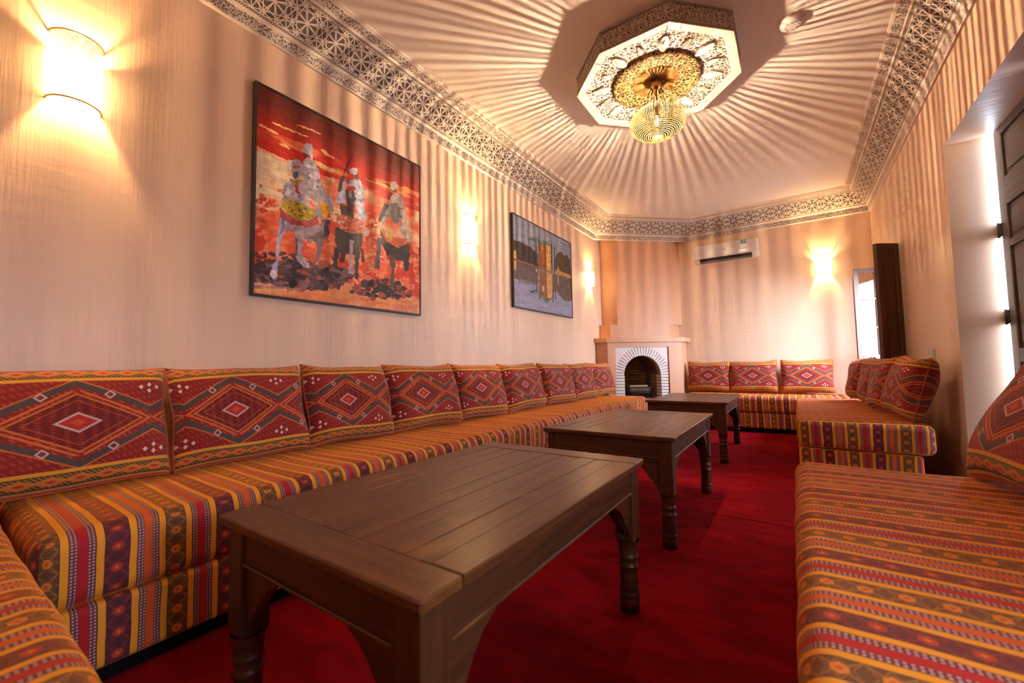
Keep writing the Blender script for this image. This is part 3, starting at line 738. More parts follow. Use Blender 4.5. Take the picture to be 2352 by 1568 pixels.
# ================================================================== PICTURES
def vnoise(h, w, cy, cx, seed):
    r = np.random.RandomState(seed); g = r.rand(cy+2, cx+2); y = np.linspace(0, cy, h, endpoint=False); x = np.linspace(0, cx, w, endpoint=False)
    yi = y.astype(int); xi = x.astype(int); fy = (y-yi)[:, None]; fx = (x-xi)[None]; fy = fy*fy*(3-2*fy); fx = fx*fx*(3-2*fx)
    a = g[yi][:, xi]; b_ = g[yi][:, xi+1]; c_ = g[yi+1][:, xi]; d_ = g[yi+1][:, xi+1]
    return (a*(1-fx)+b_*fx)*(1-fy)+(c_*(1-fx)+d_*fx)*fy
def homog(src):
    A = []; dst = [(0, 0), (1, 0), (1, 1), (0, 1)]
    for (x, y), (u, v) in zip(src, dst): A += [[x, y, 1, 0, 0, 0, -u*x, -u*y, -u], [0, 0, 0, x, y, 1, -v*x, -v*y, -v]]
    return np.linalg.svd(np.array(A))[2][-1].reshape(3, 3)
class Canvas:
    def __init__(s, w, h, quad): s.w, s.h = w, h; s.c = np.zeros((h, w, 3)); s.H = homog(quad); s.yy, s.xx = np.mgrid[0:h, 0:w]; s.r = np.random.RandomState(5); s.n = (vnoise(h, w, 60, 60, 9)-.5)*.5
    def q(s, p): v = s.H @ np.array([p[0], p[1], 1.0]); return (v[0]/v[2]*s.w, v[1]/v[2]*s.h)
    def put(s, mask, col, var=.22):
        c = (np.array(col)/255.0); s.c[mask] = np.clip(c[None]*(1+var*2*s.n[mask][:, None]), 0, 1)
    def poly(s, pts, col, var=.35, jit=0):
        P = [s.q(p) for p in pts]; m = np.zeros((s.h, s.w), bool); x, y = s.xx+.5+s.n*3, s.yy+.5+s.n*3
        for (x0, y0), (x1, y1) in zip(P, P[1:]+P[:1]):
            if y0 == y1: continue
            m ^= ((y0 > y) != (y1 > y)) & (x < (x1-x0)*(y-y0)/(y1-y0)+x0)
        s.put(m, col, var)
    def ell(s, c, rx, ry, col, var=.3): s.poly([(c[0]+rx*math.cos(a), c[1]+ry*math.sin(a)) for a in [k*math.pi/9 for k in range(18)]], col, var)
    def line(s, a, b_, w, col, var=.25):
        d = math.dist(a, b_); n = ((a[1]-b_[1])/d*w/2, (b_[0]-a[0])/d*w/2); s.poly([(a[0]+n[0], a[1]+n[1]), (b_[0]+n[0], b_[1]+n[1]), (b_[0]-n[0], b_[1]-n[1]), (a[0]-n[0], a[1]-n[1])], col, var)
    def stroke(s, a, b_, w, col, var=.3):
        d = math.dist(a, b_); t = ((b_[0]-a[0])/d, (b_[1]-a[1])/d); n = (-t[1], t[0]); P = []
        for k in range(20): q = 2*math.pi*k/20; x = math.cos(q)*d/2; y = math.sin(q)*w/2*(1+.4*math.sin(3*q+a[0])); P.append(((a[0]+b_[0])/2+t[0]*x+n[0]*y, (a[1]+b_[1])/2+t[1]*x+n[1]*y))
        s.poly(P, col, var)
    def spots(s, poly, n, r0, cols, seed=1):
        R_ = np.random.RandomState(seed); xs = [p[0] for p in poly]; ys = [p[1] for p in poly]
        for _ in range(n):
            x = R_.uniform(min(xs), max(xs)); y = R_.uniform(min(ys), max(ys)); ins = False
            for (x0, y0), (x1, y1) in zip(poly, poly[1:]+poly[:1]):
                if (y0 > y) != (y1 > y) and x < (x1-x0)*(y-y0)/(y1-y0)+x0: ins = not ins
            if ins: r = r0*R_.uniform(.5, 1.2); s.ell((x, y), r*R_.uniform(.5, 1.4), r*R_.uniform(.4, 1.0), cols[R_.randint(len(cols))])
    def finish(s, amp=2.2, seed=40):
        h, w = s.h, s.w; dx = (vnoise(h, w, 50, 50, seed)-.5)*2*amp+(vnoise(h, w, 110, 110, seed+1)-.5)*2*amp*.7; dy = (vnoise(h, w, 50, 50, seed+2)-.5)*2*amp+(vnoise(h, w, 110, 110, seed+3)-.5)*2*amp*.7
        s.c = s.c[np.clip((s.yy+dy).astype(int), 0, h-1), np.clip((s.xx+dx).astype(int), 0, w-1)]
        b = (vnoise(h, w, 120, 24, seed+4)-.5)*.16+(vnoise(h, w, 24, 120, seed+5)-.5)*.12; s.c = np.clip(s.c*(1+b[..., None]), 0, 1)
    def mat(s, name):
        m, p = new_mat(name); a = E.nt.nodes.new('ShaderNodeVertexColor'); a.layer_name = 'paint'; E.nt.links.new(a.outputs[0], p.inputs['Base Color'])
        p.inputs['Roughness'].default_value = .45; p.inputs['Specular IOR Level'].default_value = .3; return m
    def build(s, name, x, y0, y1, z0, z1, parent):
        w, h = s.w, s.h; Y = np.linspace(y0, y1, w+1); Z = np.linspace(z1, z0, h+1)
        co = np.zeros(((h+1)*(w+1), 3)); co[:, 0] = x; co[:, 1] = np.tile(Y, h+1); co[:, 2] = np.repeat(Z, w+1)
        i = (np.arange(h)[:, None]*(w+1)+np.arange(w)[None]).ravel(); F = np.stack([i, i+w+1, i+w+2, i+1], 1)
        me = bpy.data.meshes.new(name); me.vertices.add(len(co)); me.vertices.foreach_set('co', co.ravel()); me.loops.add(F.size); me.loops.foreach_set('vertex_index', F.ravel())
        me.polygons.add(len(F)); me.polygons.foreach_set('loop_start', np.arange(len(F))*4); me.polygons.foreach_set('loop_total', np.full(len(F), 4)); me.update()
        pad = np.pad(s.c, ((0, 1), (0, 1), (0, 0)), 'edge'); lin = np.where(pad <= .04045, pad/12.92, ((pad+.055)/1.055)**2.4)
        at = me.color_attributes.new('paint', 'FLOAT_COLOR', 'POINT'); at.data.foreach_set('color', np.concatenate([lin.reshape(-1, 3), np.ones(((h+1)*(w+1), 1))], 1).ravel())
        me.materials.append(s.mat(name+'_paint')); return link(name, me, parent)
def frame(parent, y0, y1, z0, z1, dep=.035, w=.014):
    MB().box(XL+.001, XL+dep, y0, y0+w, z0, z1, bev=.002).build('frame_side', M_black, parent); MB().box(XL+.001, XL+dep, y1-w, y1, z0, z1, bev=.002).build('frame_side', M_black, parent)
    MB().box(XL+.001, XL+dep, y0+w, y1-w, z0, z0+w, bev=.002).build('frame_rail', M_black, parent); MB().box(XL+.001, XL+dep, y0+w, y1-w, z1-w, z1, bev=.002).build('frame_rail', M_black, parent)
    MB().box(XL+.001, XL+.014, y0+w, y1-w, z0+w, z1-w).build('backing', M_black, parent)

P1 = (1.082, 2.368, 1.375, 2.637)
pic = tag(empty('framed_picture', (0, 0, 0)), 'large framed painting of three robed riders on horses under a red sky', 'picture', None)
frame(pic, *P1)
C = Canvas(420, 420, [(78, 70), (1093, 590), (1098, 1505), (88, 1385)]); h = w = 420; T = C.yy/h; S = C.xx/w
nA = vnoise(h, w, 26, 5, 1)*.6+vnoise(h, w, 60, 12, 2)*.4; nB = vnoise(h, w, 12, 12, 3)*.6+vnoise(h, w, 40, 40, 4)*.4; nC = vnoise(h, w, 90, 60, 6)
def lerp(a, b_, t): t = np.clip(t, 0, 1)[..., None]; return np.array(a)/255*(1-t)+np.array(b_)/255*t
base = lerp((96, 32, 20), (196, 36, 20), (T-.05)/.16)
TT = T+.06*(nA-.5)
base = np.where((TT > .20)[..., None], lerp((200, 40, 22), (236, 128, 76), (nA-.45)*5), base)
base = np.where((TT > .31)[..., None], lerp((228, 92, 52), (248, 196, 150), (nB-.30)*2.6), base)
base = np.where(((TT > .33) & (TT < .60) & (S < .22+.1*nB))[..., None], lerp((240, 170, 110), (255, 232, 196), (nB-.25)*2.5), base)
base = np.where(((TT > .55) & (nB > .56+.15*(nC-.5)))[..., None], lerp((226, 70, 36), (206, 60, 40), nC), base)
base = np.where((TT > .88)[..., None], lerp((216, 110, 66), (236, 168, 110), nA*1.3), base)
C.c = np.clip(base*(1+.16*(C.n))[..., None], 0, 1)
for a, b_, cw in (((85, 330), (220, 400), 16), ((170, 320), (400, 410), 12), ((220, 450), (290, 490), 16), ((480, 490), (570, 545), 20), ((430, 560), (600, 640), 26), ((760, 670), (1000, 760), 14), ((320, 330), (480, 390), 8)): C.stroke(a, b_, cw, (246, 190, 130))
for a, b_, cw in (((300, 250), (800, 480), 14), ((100, 190), (500, 350), 10), ((700, 520), (1080, 700), 12)): C.stroke(a, b_, cw, (120, 28, 18))
# dark ground
C.spots([(88, 1215), (330, 1190), (560, 1200), (690, 1270), (600, 1340), (380, 1365), (200, 1320), (90, 1300)], 520, 26, [(58, 40, 46), (84, 54, 56), (42, 30, 38), (120, 88, 96), (150, 80, 60)], 2)
C.line((90, 1345), (380, 1362), 16, (176, 128, 120)); C.line((120, 1318), (300, 1330), 10, (120, 92, 100))
C.spots([(90, 1140), (300, 1130), (470, 1180), (350, 1240), (90, 1230)], 60, 18, [(90, 56, 56), (60, 40, 46)], 7)
C.spots([(660, 1375), (800, 1280), (900, 1300), (1000, 1340), (1060, 1385), (960, 1410), (780, 1400)], 220, 20, [(60, 38, 40), (44, 30, 34), (150, 70, 50)], 3)
C.spots([(110, 720), (230, 740), (230, 1100), (120, 1100)], 40, 20, [(222, 74, 40), (236, 120, 80)], 4); C.spots([(390, 1080), (560, 1060), (560, 1180), (400, 1190)], 40, 18, [(214, 74, 40), (230, 120, 70)], 5)
C.spots([(750, 850), (840, 900), (840, 1300), (770, 1250)], 50, 18, [(220, 80, 42), (236, 150, 100)], 6)
# third rider and dark horse
C.poly([(855, 985), (900, 1060), (1035, 1075), (1038, 1150), (985, 1180), (930, 1175), (895, 1140), (862, 1080)], (50, 36, 38))
C.poly([(832, 1040), (862, 1040), (856, 1130), (850, 1235), (820, 1225), (832, 1130)], (78, 72, 92)); C.poly([(905, 1140), (950, 1160), (942, 1240), (944, 1360), (916, 1362), (922, 1250)], (96, 66, 66))
C.poly([(975, 1140), (1035, 1130), (1030, 1240), (1004, 1245), (1000, 1190), (985, 1170)], (44, 32, 36))
C.poly([(915, 790), (950, 755), (990, 785), (1012, 900), (1036, 1060), (1010, 1070), (975, 960), (905, 900), (860, 975), (868, 900)], (176, 158, 150)); C.spots([(940, 780), (990, 785), (1030, 1050), (1000, 1040)], 30, 12, [(120, 104, 108), (206, 190, 180)], 8)
C.poly([(880, 825), (905, 830), (880, 900), (850, 945), (836, 930)], (58, 46, 52)); C.line((958, 695), (905, 800), 7, (60, 38, 44))
C.poly([(918, 822), (965, 820), (978, 900), (958, 960), (930, 955), (916, 890)], (74, 62, 66)); C.ell((946, 880), 12, 30, (110, 92, 92)); C.poly([(905, 920), (935, 975), (975, 972), (988, 920), (968, 945), (938, 948)], (220, 96, 50))
C.poly([(862, 972), (940, 1032), (1012, 1048), (1032, 1072), (962, 1100), (900, 1068), (866, 1012)], (196, 96, 62)); C.poly([(880, 985), (935, 1030), (920, 1062), (884, 1020)], (216, 180, 80))
C.ell((938, 712), 20, 26, (196, 178, 176)); C.ell((946, 742), 11, 14, (84, 48, 42))
# second rider
C.poly([(578, 975), (745, 1010), (738, 1100), (700, 1145), (600, 1130), (575, 1050)], (44, 30, 36))
C.poly([(578, 1100), (604, 1100), (590, 1210), (562, 1205)], (46, 32, 38)); C.poly([(612, 1100), (648, 1110), (632, 1195), (606, 1190)], (56, 36, 40)); C.poly([(664, 1050), (692, 1060), (684, 1180), (692, 1262), (662, 1262), (668, 1180)], (184, 164, 170)); C.poly([(696, 1100), (730, 1110), (718, 1300), (700, 1296)], (40, 26, 32)); C.poly([(730, 1090), (748, 1110), (760, 1190), (742, 1190)], (60, 34, 38))
C.poly([(640, 690), (620, 680), (600, 760), (572, 825), (640, 832), (662, 760)], (186, 186, 212)); C.poly([(660, 680), (722, 668), (756, 740), (752, 840), (766, 935), (735, 945), (708, 880), (690, 790), (645, 722)], (190, 190, 216))
C.spots([(690, 690), (750, 740), (750, 900), (720, 900)], 34, 11, [(130, 130, 160), (216, 214, 228)], 9); C.ell((704, 652), 17, 20, (126, 76, 62)); C.ell((686, 622), 27, 22, (204, 202, 222))
C.poly([(638, 712), (682, 728), (702, 800), (684, 862), (655, 852), (636, 790)], (78, 64, 70)); C.ell((668, 760), 8, 36, (160, 150, 150)); C.ell((668, 730), 28, 14, (196, 52, 44)); C.ell((636, 722), 12, 12, (214, 150, 60))
C.poly([(600, 830), (690, 860), (690, 915), (610, 910)], (70, 50, 56)); C.line((672, 518), (612, 680), 7, (52, 34, 44)); C.line((620, 650), (596, 750), 20, (50, 40, 60))
C.poly([(580, 888), (700, 918), (752, 940), (742, 1010), (662, 1012), (590, 980)], (186, 84, 60)); C.spots([(570, 890), (700, 920), (770, 960), (750, 1020), (600, 990)], 80, 9, [(206, 120, 70), (130, 40, 60), (226, 190, 160), (150, 50, 40)], 10); C.ell((768, 1010), 16, 22, (206, 186, 180))
# first rider, grey horse
C.poly([(500, 935), (542, 925), (538, 1020), (500, 1075), (470, 1060)], (62, 50, 60)); C.poly([(455, 1050), (512, 1040), (500, 1110), (474, 1195), (452, 1195), (462, 1120)], (118, 96, 102))
C.poly([(268, 940), (330, 970), (480, 960), (512, 940), (505, 1020), (470, 1060), (420, 1072), (380, 1045), (330, 1012), (270, 992)], (156, 134, 144)); C.poly([(390, 1045), (440, 1030), (500, 985), (500, 1030), (460, 1066)], (88, 70, 80))
C.poly([(238, 900), (288, 922), (276, 1000), (246, 1050), (242, 1110), (232, 1200), (230, 1268), (212, 1300), (186, 1285), (190, 1245), (214, 1180), (220, 1090), (226, 1010)], (176, 166, 198)); C.poly([(255, 920), (270, 930), (258, 1000), (240, 1040)], (110, 100, 130)); C.ell((206, 1270), 24, 22, (216, 196, 206))
C.poly([(328, 990), (388, 1000), (380, 1080), (376, 1150), (416, 1196), (420, 1232), (382, 1218), (340, 1180), (330, 1080)], (186, 166, 172)); C.poly([(330, 1040), (346, 1050), (348, 1160), (336, 1150)], (104, 88, 96))
C.poly([(250, 720), (292, 700), (288, 800), (248, 832)], (142, 142, 182)); C.spots([(250, 720), (290, 700), (288, 800), (250, 830)], 14, 12, [(90, 90, 120), (200, 196, 214)], 11)
C.poly([(290, 680), (382, 690), (402, 800), (442, 872), (380, 882), (300, 850), (268, 770)], (208, 192, 202)); C.poly([(318, 700), (345, 700), (350, 770), (330, 770)], (176, 50, 46)); C.spots([(300, 720), (370, 720), (410, 860), (310, 840)], 24, 14, [(150, 140, 170), (226, 214, 220)], 12)
C.poly([(372, 560), (402, 540), (440, 556), (472, 640), (500, 740), (566, 820), (560, 872), (505, 935), (470, 930), (450, 830), (402, 780), (380, 700), (366, 640)], (178, 168, 180))
C.spots([(380, 560), (440, 560), (500, 740), (560, 850), (500, 900), (400, 760)], 90, 12, [(124, 114, 128), (206, 198, 208), (150, 146, 176)], 13)
C.poly([(290, 560), (345, 553), (378, 600), (362, 662), (330, 684), (304, 650), (288, 600)], (196, 178, 184)); C.ell((325, 648), 20, 24, (88, 78, 94)); C.ell((334, 600), 26, 10, (176, 92, 60)); C.poly([(282, 560), (300, 556), (300, 620), (286, 610)], (226, 222, 230)); C.poly([(290, 676), (372, 684), (350, 720), (310, 716)], (176, 140, 70))
C.ell((386, 520), 17, 22, (92, 52, 46)); C.ell((400, 484), 31, 34, (176, 170, 184)); C.poly([(418, 490), (432, 500), (426, 560), (412, 540)], (196, 190, 200)); C.line((306, 490), (318, 560), 4, (120, 96, 50)); C.line((372, 548), (392, 530), 10, (60, 40, 44))
C.poly([(232, 850), (290, 900), (340, 935), (470, 900), (472, 962), (400, 976), (310, 966), (240, 922)], (150, 48, 52)); C.spots([(225, 850), (340, 935), (475, 900), (472, 965), (300, 965)], 70, 9, [(190, 70, 70), (110, 30, 50), (216, 150, 150)], 14)
C.poly([(255, 800), (330, 815), (440, 865), (472, 890), (422, 936), (340, 936), (290, 902), (250, 850)], (176, 150, 36)); C.spots([(258, 805), (330, 820), (465, 892), (420, 930), (300, 900)], 80, 9, [(110, 96, 24), (216, 190, 70), (90, 60, 20)], 15)
C.poly([(458, 798), (546, 850), (545, 922), (500, 922), (480, 870)], (228, 168, 34)); C.poly([(452, 850), (478, 860), (500, 920), (482, 945), (462, 900)], (166, 160, 190)); C.spots([(540, 850), (562, 860), (556, 940), (530, 930)], 12, 8, [(230, 200, 190), (170, 60, 60)], 16)
C.finish(1.5)
C.build('canvas', XL+.030, P1[0]+.014, P1[1]-.014, P1[2]+.014, P1[3]-.014, pic)

P2 = (3.735, 5.20, 1.597, 2.659)
pic2 = tag(empty('framed_picture', (0, 0, 0)), 'smaller framed picture of a green roofed pavilion mirrored in a lake', 'picture')
frame(pic2, *P2)
C = Canvas(300, 230, [(175, 130), (868, 460), (892, 1380), (190, 1275)]); h, w = 230, 300; T = C.yy/h; S = C.xx/w
nA = vnoise(h, w, 40, 8, 21); nB = vnoise(h, w, 30, 30, 22)
C.c = np.where((T < .55)[..., None], lerp((118, 122, 140), (138, 140, 152), nA), lerp((128, 126, 152), (150, 148, 172), nA))
dk = (50, 40, 36)
C.poly([(180, 450), (250, 470), (300, 490), (390, 530), (420, 570), (470, 600), (480, 800), (180, 700)], dk, .5); C.poly([(670, 720), (690, 620), (720, 575), (760, 565), (790, 620), (825, 600), (862, 660), (874, 870), (670, 800)], (66, 52, 36), .5)
C.poly([(188, 700), (480, 795), (480, 975), (380, 965), (300, 965), (190, 930)], (88, 72, 72), .5); C.poly([(650, 850), (886, 910), (888, 1175), (800, 1180), (740, 1120), (700, 1060), (655, 1080)], (84, 68, 62), .5)
C.poly([(240, 940), (470, 970), (470, 1000), (240, 990)], (110, 100, 110), .3)
for x, y0, y1, c_ in ((452, 405, 790, (44, 50, 44)), (482, 395, 800, (44, 56, 44)), (640, 470, 840, (44, 52, 44)), (672, 510, 850, (40, 46, 40)), (457, 940, 1110, (58, 60, 58)), (492, 960, 1180, (52, 56, 52)), (655, 1040, 1210, (56, 58, 56)), (684, 1060, 1170, (60, 58, 56))): C.line((x, y0), (x+4, y1), 13, c_)
C.poly([(480, 468), (572, 492), (577, 825), (485, 792)], (140, 80, 42)); C.poly([(572, 492), (630, 512), (637, 842), (577, 825)], (206, 148, 78)); C.poly([(484, 466), (552, 428), (636, 512), (572, 494)], (70, 108, 68))
C.ell((524, 560), 18, 40, (176, 130, 88)); C.ell((526, 575), 9, 26, (90, 60, 40))
for q in (500, 520, 540, 560): C.line((q, 660), (q+2, 800), 5, (92, 56, 36))
C.line((189, 692), (884, 898), 13, (140, 104, 76)); C.line((189, 704), (884, 908), 6, (66, 46, 38)); C.poly([(705, 790), (720, 750), (735, 800), (876, 858), (880, 892), (708, 848)], (176, 130, 66)); C.poly([(183, 578), (214, 585), (218, 690), (185, 684)], (196, 138, 70)); C.poly([(186, 705), (214, 712), (208, 832), (190, 826)], (196, 138, 76))
C.poly([(486, 812), (577, 838), (585, 1160), (500, 1142)], (124, 80, 52)); C.poly([(577, 838), (640, 856), (650, 1158), (585, 1162)], (200, 146, 82)); C.poly([(512, 1150), (652, 1158), (576, 1222)], (66, 98, 76)); C.ell((540, 1040), 14, 40, (190, 160, 130)); C.line((718, 860), (722, 980), 9, (190, 160, 120)); C.line((455, 800), (458, 836), 16, (196, 178, 150))
for cx_, cy_, s in ((398, 440, 1), (412, 1078, -1)):
    for k in range(11): a = math.pi*(k-1.5)/8; C.line((cx_, cy_), (cx_+44*math.cos(a), cy_-s*38*math.sin(a)), 6, (44, 50, 44))
    C.line((cx_+2, cy_), (cx_+4, cy_+s*120), 5, (60, 50, 44))
C.line((822, 1342), (860, 1350), 4, (90, 84, 96))
C.finish(1.0, 60)
C.build('canvas', XL+.030, P2[0]+.014, P2[1]-.014, P2[2]+.014, P2[3]-.014, pic2)

# ================================================================== SOFAS
def vn3(x, y, z): return (math.sin(x*7.1+y*3.3+1.3)*math.cos(z*9.7+x*2.9)+math.sin(y*11.3+z*5.1+x*4.7)*.6)*.5
def soft_box(lx, ly, lz, r, wob=.004, seg=.05, uoff=0.0, seed=0):
    """rounded block, length along y; uv = (position along the length, distance unrolled across), in metres"""
    b = MB()
    def axis(L):
        n = max(4, int(L/seg)); t = [L*i/n for i in range(n+1)]; e = [r*q for q in (.12, .3, .55, .8)]
        return sorted(set([round(v, 5) for v in t if r < v < L-r]+[0, r, L-r, L]+e+[L-v for v in e]))
    def pos(p):
        q = [min(max(p[i], r), L-r) for i, L in enumerate((lx, ly, lz))]; d = [p[i]-q[i] for i in range(3)]; n = math.sqrt(sum(v*v for v in d))
        if n > 1e-9:
            m = max(abs(v) for v in d); k = m/n; out = [q[i]+d[i]*k for i in range(3)]
        else: out = list(p)
        s = seed*3.7; nx = 1 if p[0] > lx-1e-6 else (-1 if p[0] < 1e-6 else 0); ny = 1 if p[1] > ly-1e-6 else (-1 if p[1] < 1e-6 else 0); nz = 1 if p[2] > lz-1e-6 else 0
        w_ = wob*vn3(out[0]+s, out[1]*1.7+s, out[2]); return (out[0]+nx*w_, out[1]+ny*w_, out[2]+nz*w_*1.2)
    X, Y, Z = axis(lx), axis(ly), axis(lz)
    def sheet(A, B, fn, uvf, flip):
        vs = [pos(fn(a, c)) for a in A for c in B]; m = len(B); fs = []; uv = []
        for i in range(len(A)-1):
            for j in range(m-1):
                f = [i*m+j, (i+1)*m+j, (i+1)*m+j+1, i*m+j+1]; g = [(A[i], B[j]), (A[i+1], B[j]), (A[i+1], B[j+1]), (A[i], B[j+1])]
                if flip: f = f[::-1]; g = g[::-1]
                fs.append(f); uv.append([uvf(*q) for q in g])
        b.add(vs, fs, uv, smooth=True)
    U = lambda s, t: (s+uoff, t)
    sheet(X, Y, lambda a, c: (a, c, lz), lambda a, c: U(c, a+lz), False)
    sheet(X, Y, lambda a, c: (a, c, 0), lambda a, c: U(c, a), True)
    sheet(Y, Z, lambda a, c: (lx, a, c), lambda a, c: U(a, lx+lz+lz-c), False)
    sheet(Y, Z, lambda a, c: (0, a, c), lambda a, c: U(a, c), True)
    sheet(X, Z, lambda a, c: (a, 0, c), lambda a, c: U(a, c), False)
    sheet(X, Z, lambda a, c: (a, ly, c), lambda a, c: U(a, c), True)
    return b
M_plinth = plain('dark_plinth', (.007, .005, .004), .9, spec=.1)
def sofa(loc, rz, depth, length, label, uoff=0, hb=.20, ht=.225, over=.0, wob=.005):
    t = tag(empty('banquette_sofa', loc, rz), label, 'sofa', 'striped banquette sofas')
    MB().box(.07, depth-.05, .04, length-.04, CZ, .075).build('plinth', M_plinth, t)
    o = soft_box(depth-.012-over, length-.02, hb, .022, .003, .06, uoff, 1).build('base_cushion', M_str, t); o.location = (.006, .01, .068)
    o = soft_box(depth, length, ht, .055, wob, .05, uoff, 2).build('mattress', M_str, t); o.location = (0, 0, .068+hb-.002)
    return t
SEAT = .068+.20+.225
sofa((XL+.01, .215, 0), 0, .79, 5.72, 'long striped banquette along the left wall under the framed pictures', .02)
t = sofa((-1.385, 7.18, 0), -math.pi/2, .80, 2.30, 'striped banquette against the far wall under the air conditioner', .1)   # length runs towards +x
sofa((-.005, 4.02, 0), 0, .80, 2.34, 'short striped banquette beyond the door jamb, holding four stacked cushions', .0, over=.07)
sofa((-.02, .22, 0), 0, .82, 2.16, 'striped banquette in the right foreground, in front of the door', .05)
# near sofa along the wall behind the camera
sofa((XL+.01, -.62, 0), math.pi/2, .80, 3.4, 'striped banquette at the bottom left corner of the room', .03).location = (XL+.01+3.4, -.60, 0)

# ================================================================== CUSHIONS
def cushion(w=.64, h=.49, T=.085, uo=0.0, seed=0):
    n, m = 34, 26; mb = MB(); rs = random.Random(seed); ph = [rs.uniform(0, 6.28) for _ in range(6)]
    def P(i, j, s):
        u = -1+2*i/n; v = -1+2*j/m; eu, ev = abs(u), abs(v)
        th = T*(max(0, 1-eu**4)*max(0, 1-ev**4))**.42*(1+.10*math.sin(3*u+ph[0])*math.cos(2.4*v+ph[1]))
        x = u*w/2*(1-.035*(1-v*v)*eu**3)*(1+.012*math.sin(5*v+ph[2])); z = v*h/2*(1-.065*(1-u*u)*ev**3)*(1+.02*math.sin(4*u+ph[3]))
        wr = .006*math.sin(9*u+5*v+ph[4])*math.exp(-((eu-.85)/.25)**2)
        return (x, s*(th+wr*(th > .01)), z)
    for s in (-1, 1):
        vs = [P(i, j, s) for i in range(n+1) for j in range(m+1)]; fs = []; uv = []
        for i in range(n):
            for j in range(m):
                q = [(i, j), (i+1, j), (i+1, j+1), (i, j+1)]
                if s > 0: q = q[::-1]
                fs.append([a*(m+1)+b_ for a, b_ in q]); uv.append([((a/n)+uo, b_/m) for a, b_ in q])
        mb.add(vs, fs, uv, smooth=True)
    rim = [P(i, 0, 1) for i in range(n)]+[P(n, j, 1) for j in range(m)]+[P(i, m, 1) for i in range(n, 0, -1)]+[P(0, j, 1) for j in range(m, 0, -1)]
    rm = MB(); rm.tube([(p[0], 0, p[2]) for p in rim], .0045, 5, closed=True)
    return mb, rm
def place_cushion(base, face, lean, w, label, uo=0.0, seed=0, h=.49, T=.085, roll=0.0, group='patterned kilim cushions'):
    """base: point on the seat under the cushion's lower edge; face: direction (deg) its front looks; lean: tilt back (deg)"""
    mb, rm = cushion(w, h, T, uo, seed); o = mb.build('kilim_cushion', M_kil); rm.build('seam_piping', M_pip, o)
    tag(o, label, 'cushion', group)
    # local: front is -y, up +z. rotate so that -y -> face direction
    o.matrix_world = Matrix.Translation(base) @ Matrix.Rotation(R(face+90), 4, 'Z') @ Matrix.Rotation(R(-lean), 4, 'X') @ Matrix.Rotation(R(roll), 4, 'Y') @ Matrix.Translation((0, 0, h/2*.985))
    return o
ys = [-.01, .68, 1.29, 1.89, 2.56, 3.21, 4.00, 4.70, 5.36, 6.03]
lab = ['kilim cushion nearest the camera on the left banquette, cut by the left frame edge', 'second kilim cushion from the near end of the left banquette', 'third cushion from the near end of the left banquette, below the horsemen picture',
       'fourth cushion from the near end of the left banquette, below the horsemen picture edge', 'middle cushion of the nine on the left banquette, under the central wall light', 'sixth cushion from the near end of the left banquette, under the lake picture',
       'third cushion from the fireplace end of the left banquette', 'second cushion from the fireplace end of the left banquette', 'last cushion of the left banquette, right beside the fireplace']
uo = [.46, .02, .02, .94, .94, .94, .92, .92, .15]
for k in range(9):
    y0, y1 = ys[k], ys[k+1]; w = min(.68, y1-y0-.004)
    c_ = (y0+y1)/2
    place_cushion((XL+.28, c_, SEAT+.018), random.Random(k).uniform(-2, 2)-(2 if k > 2 else 0), 17, w, lab[k], .12+.0*uo[k]+(.16 if k else -.02), k, .485, .095, random.Random(k+50).uniform(-1.5, 1.5))
for k, (xa, xb) in enumerate(((-1.40, -.80), (-.81, -.19), (-.185, .45))):
    place_cushion(((xa+xb)/2 and ((xa+xb)/2, 6.95, SEAT+.022)), -90, 12, .60, ('kilim cushion on the far banquette next to the fireplace', 'middle cushion of the three on the far banquette', 'rightmost of the three cushions on the far banquette, brightest in the daylight')[k], .16, 20+k, .46, .075, (1, -1, .5)[k])
for k, (x, y, f) in enumerate(((.65, 4.28, 190), (.61, 4.83, 188), (.59, 5.36, 187), (.55, 5.95, 186))):
    place_cushion((x, y, SEAT+.026), f, 14, .44, ('nearest and fullest of the four cushions stacked on the short banquette', 'second nearest cushion on the short banquette beyond the door jamb', 'third cushion on the short banquette beyond the door jamb', 'farthest cushion on the short banquette, below the open shutter')[k], .16, 30+k, .46, .105, (4, -3, 2, -4)[k])
place_cushion((.58, 2.03, SEAT+.020), 184, 28, .66, 'large kilim cushion at the right frame edge on the foreground banquette', .25, 41, .52, .10, -3)

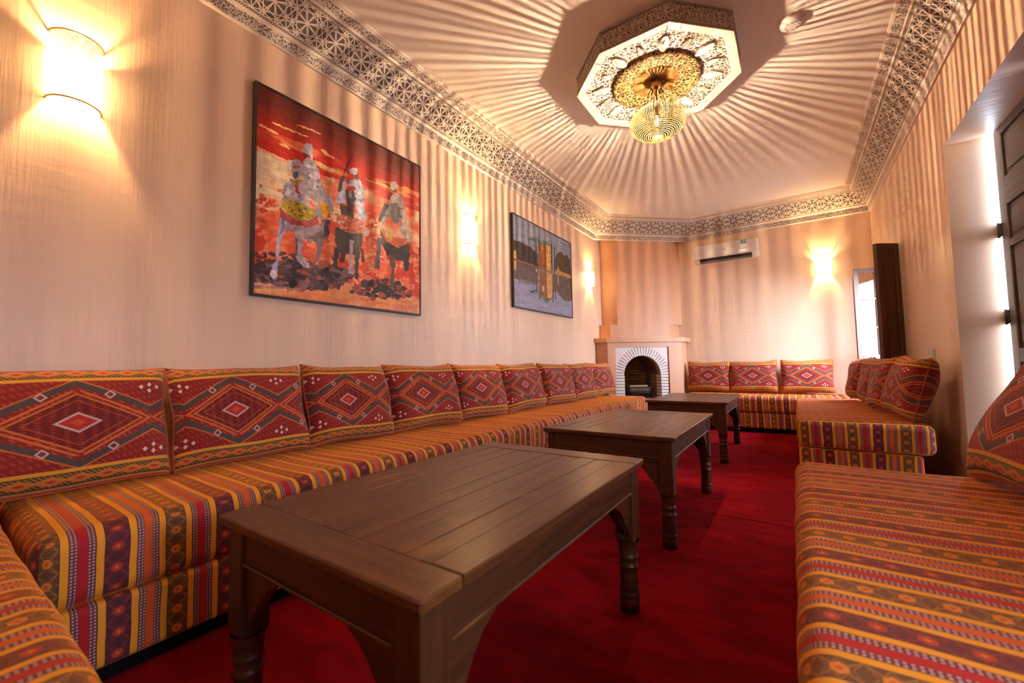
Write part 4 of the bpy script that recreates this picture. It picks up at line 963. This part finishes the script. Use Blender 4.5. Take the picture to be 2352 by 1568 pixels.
# ================================================================== TABLES
def table(x1, y1, label, seed):
    w, l, zt = .756, 1.182, .577
    t = tag(empty('coffee_table', (x1-w/2, y1+l/2, CZ)), label, 'table', 'dark wood coffee tables'); H = zt-CZ; th = .024; x0, x2, y0, y2 = -w/2, w/2, -l/2, l/2
    eb, sr = .105, .085                                           # end boards across, side rails along
    for y in ((y0, y0+eb), (y2-eb, y2)): MB().box(x0, x2, y[0], y[1]-.0015, H-th, H, grain=0, bev=.004).build('end_board', M_tab, t)
    for x in ((x0, x0+sr), (x2-sr, x2)): MB().box(x[0], x[1], y0+eb, y2-eb-.0015, H-th, H, grain=1, bev=.003).build('side_board', M_tab, t)
    npl = 8; pw = (w-2*sr)/npl
    for k in range(npl): MB().box(x0+sr+k*pw+.0008, x0+sr+(k+1)*pw-.0008, y0+eb, y2-eb-.0015, H-th, H-.0012-(k % 3)*.0006, grain=1, bev=.0016).build('plank', M_tab, t)
    ov = .020; lw = .072; az = H-th; ah = .095; it = .018
    for s in (-1, 1):
        xx = s*(w/2-ov-.006); yy = s*(l/2-ov-.006)
        MB().box(min(xx, xx-s*it), max(xx, xx-s*it), y0+ov+lw, y2-ov-lw, az-ah, az, grain=1).build('apron', M_leg, t); MB().box(x0+ov+lw, x2-ov-lw, min(yy, yy-s*it), max(yy, yy-s*it), az-ah, az, grain=0).build('apron', M_leg, t)
        MB().box(min(xx, xx+s*.005), max(xx, xx+s*.005), y0+ov+lw, y2-ov-lw, az-ah, az-ah+.008, grain=1, bev=.002).build('bead_moulding', M_tab, t); MB().box(x0+ov+lw, x2-ov-lw, min(yy, yy+s*.005), max(yy, yy+s*.005), az-ah, az-ah+.008, grain=0, bev=.002).build('bead_moulding', M_tab, t)
    shape = [(0, 0), (.150, 0), (.147, -.014), (.128, -.022), (.104, -.036), (.078, -.062), (.058, -.088), (.050, -.104), (.036, -.110), (.022, -.132), (.008, -.152), (0, -.158)]
    for sx in (-1, 1):
        for sy in (-1, 1):
            cx_, cy_ = sx*(w/2-ov-lw/2), sy*(l/2-ov-lw/2); b = MB()
            b.box(cx_-lw/2, cx_+lw/2, cy_-lw/2, cy_+lw/2, .265, az, grain=2, bev=.004)
            hw = lw/2-.001; r_ = .035
            b.lathe([(hw*1.22, .266), (hw*1.16, .258), (r_+.002, .244), (r_, .225), (r_-.002, .212), (r_+.002, .208), (r_+.002, .200), (r_-.003, .196), (r_-.002, .176), (r_+.002, .172), (r_+.002, .165), (r_-.003, .161),
                     (r_-.002, .140), (r_, .080), (r_-.003, .074), (r_+.002, .070), (r_+.002, .060), (r_-.003, .056), (r_+.001, .048), (r_+.001, 0), (.001, 0)], 20, M=Matrix.Translation((cx_, cy_, 0)))
            b.build('leg', M_leg, t)
            off = lw/2-.012
            fy = lambda a, z, q: (cx_-sx*(lw/2+a), q, az-ah+z); fx = lambda a, z, q: (q, cy_-sy*(lw/2+a), az-ah+z)
            q0 = cy_+sy*(off-.020); q1 = cy_+sy*off; b = MB().prism(shape, q0, q1, lambda a, z, q: (cx_-sx*(lw/2+a), q, az-ah+z)); b.build('corner_bracket', M_leg, t)
            q0 = cx_+sx*(off-.020); q1 = cx_+sx*off; b = MB().prism(shape, q0, q1, lambda a, z, q: (q, cy_-sy*(lw/2+a), az-ah+z)); b.build('corner_bracket', M_leg, t)
    return t
table(-.5076, .4756, 'large looking dark wooden coffee table in the foreground', 0)
table(-.5097, 2.1741, 'dark wooden coffee table in the middle of the row of three', 1)
table(-.5271, 4.2904, 'farthest dark wooden coffee table, in front of the fireplace', 2)
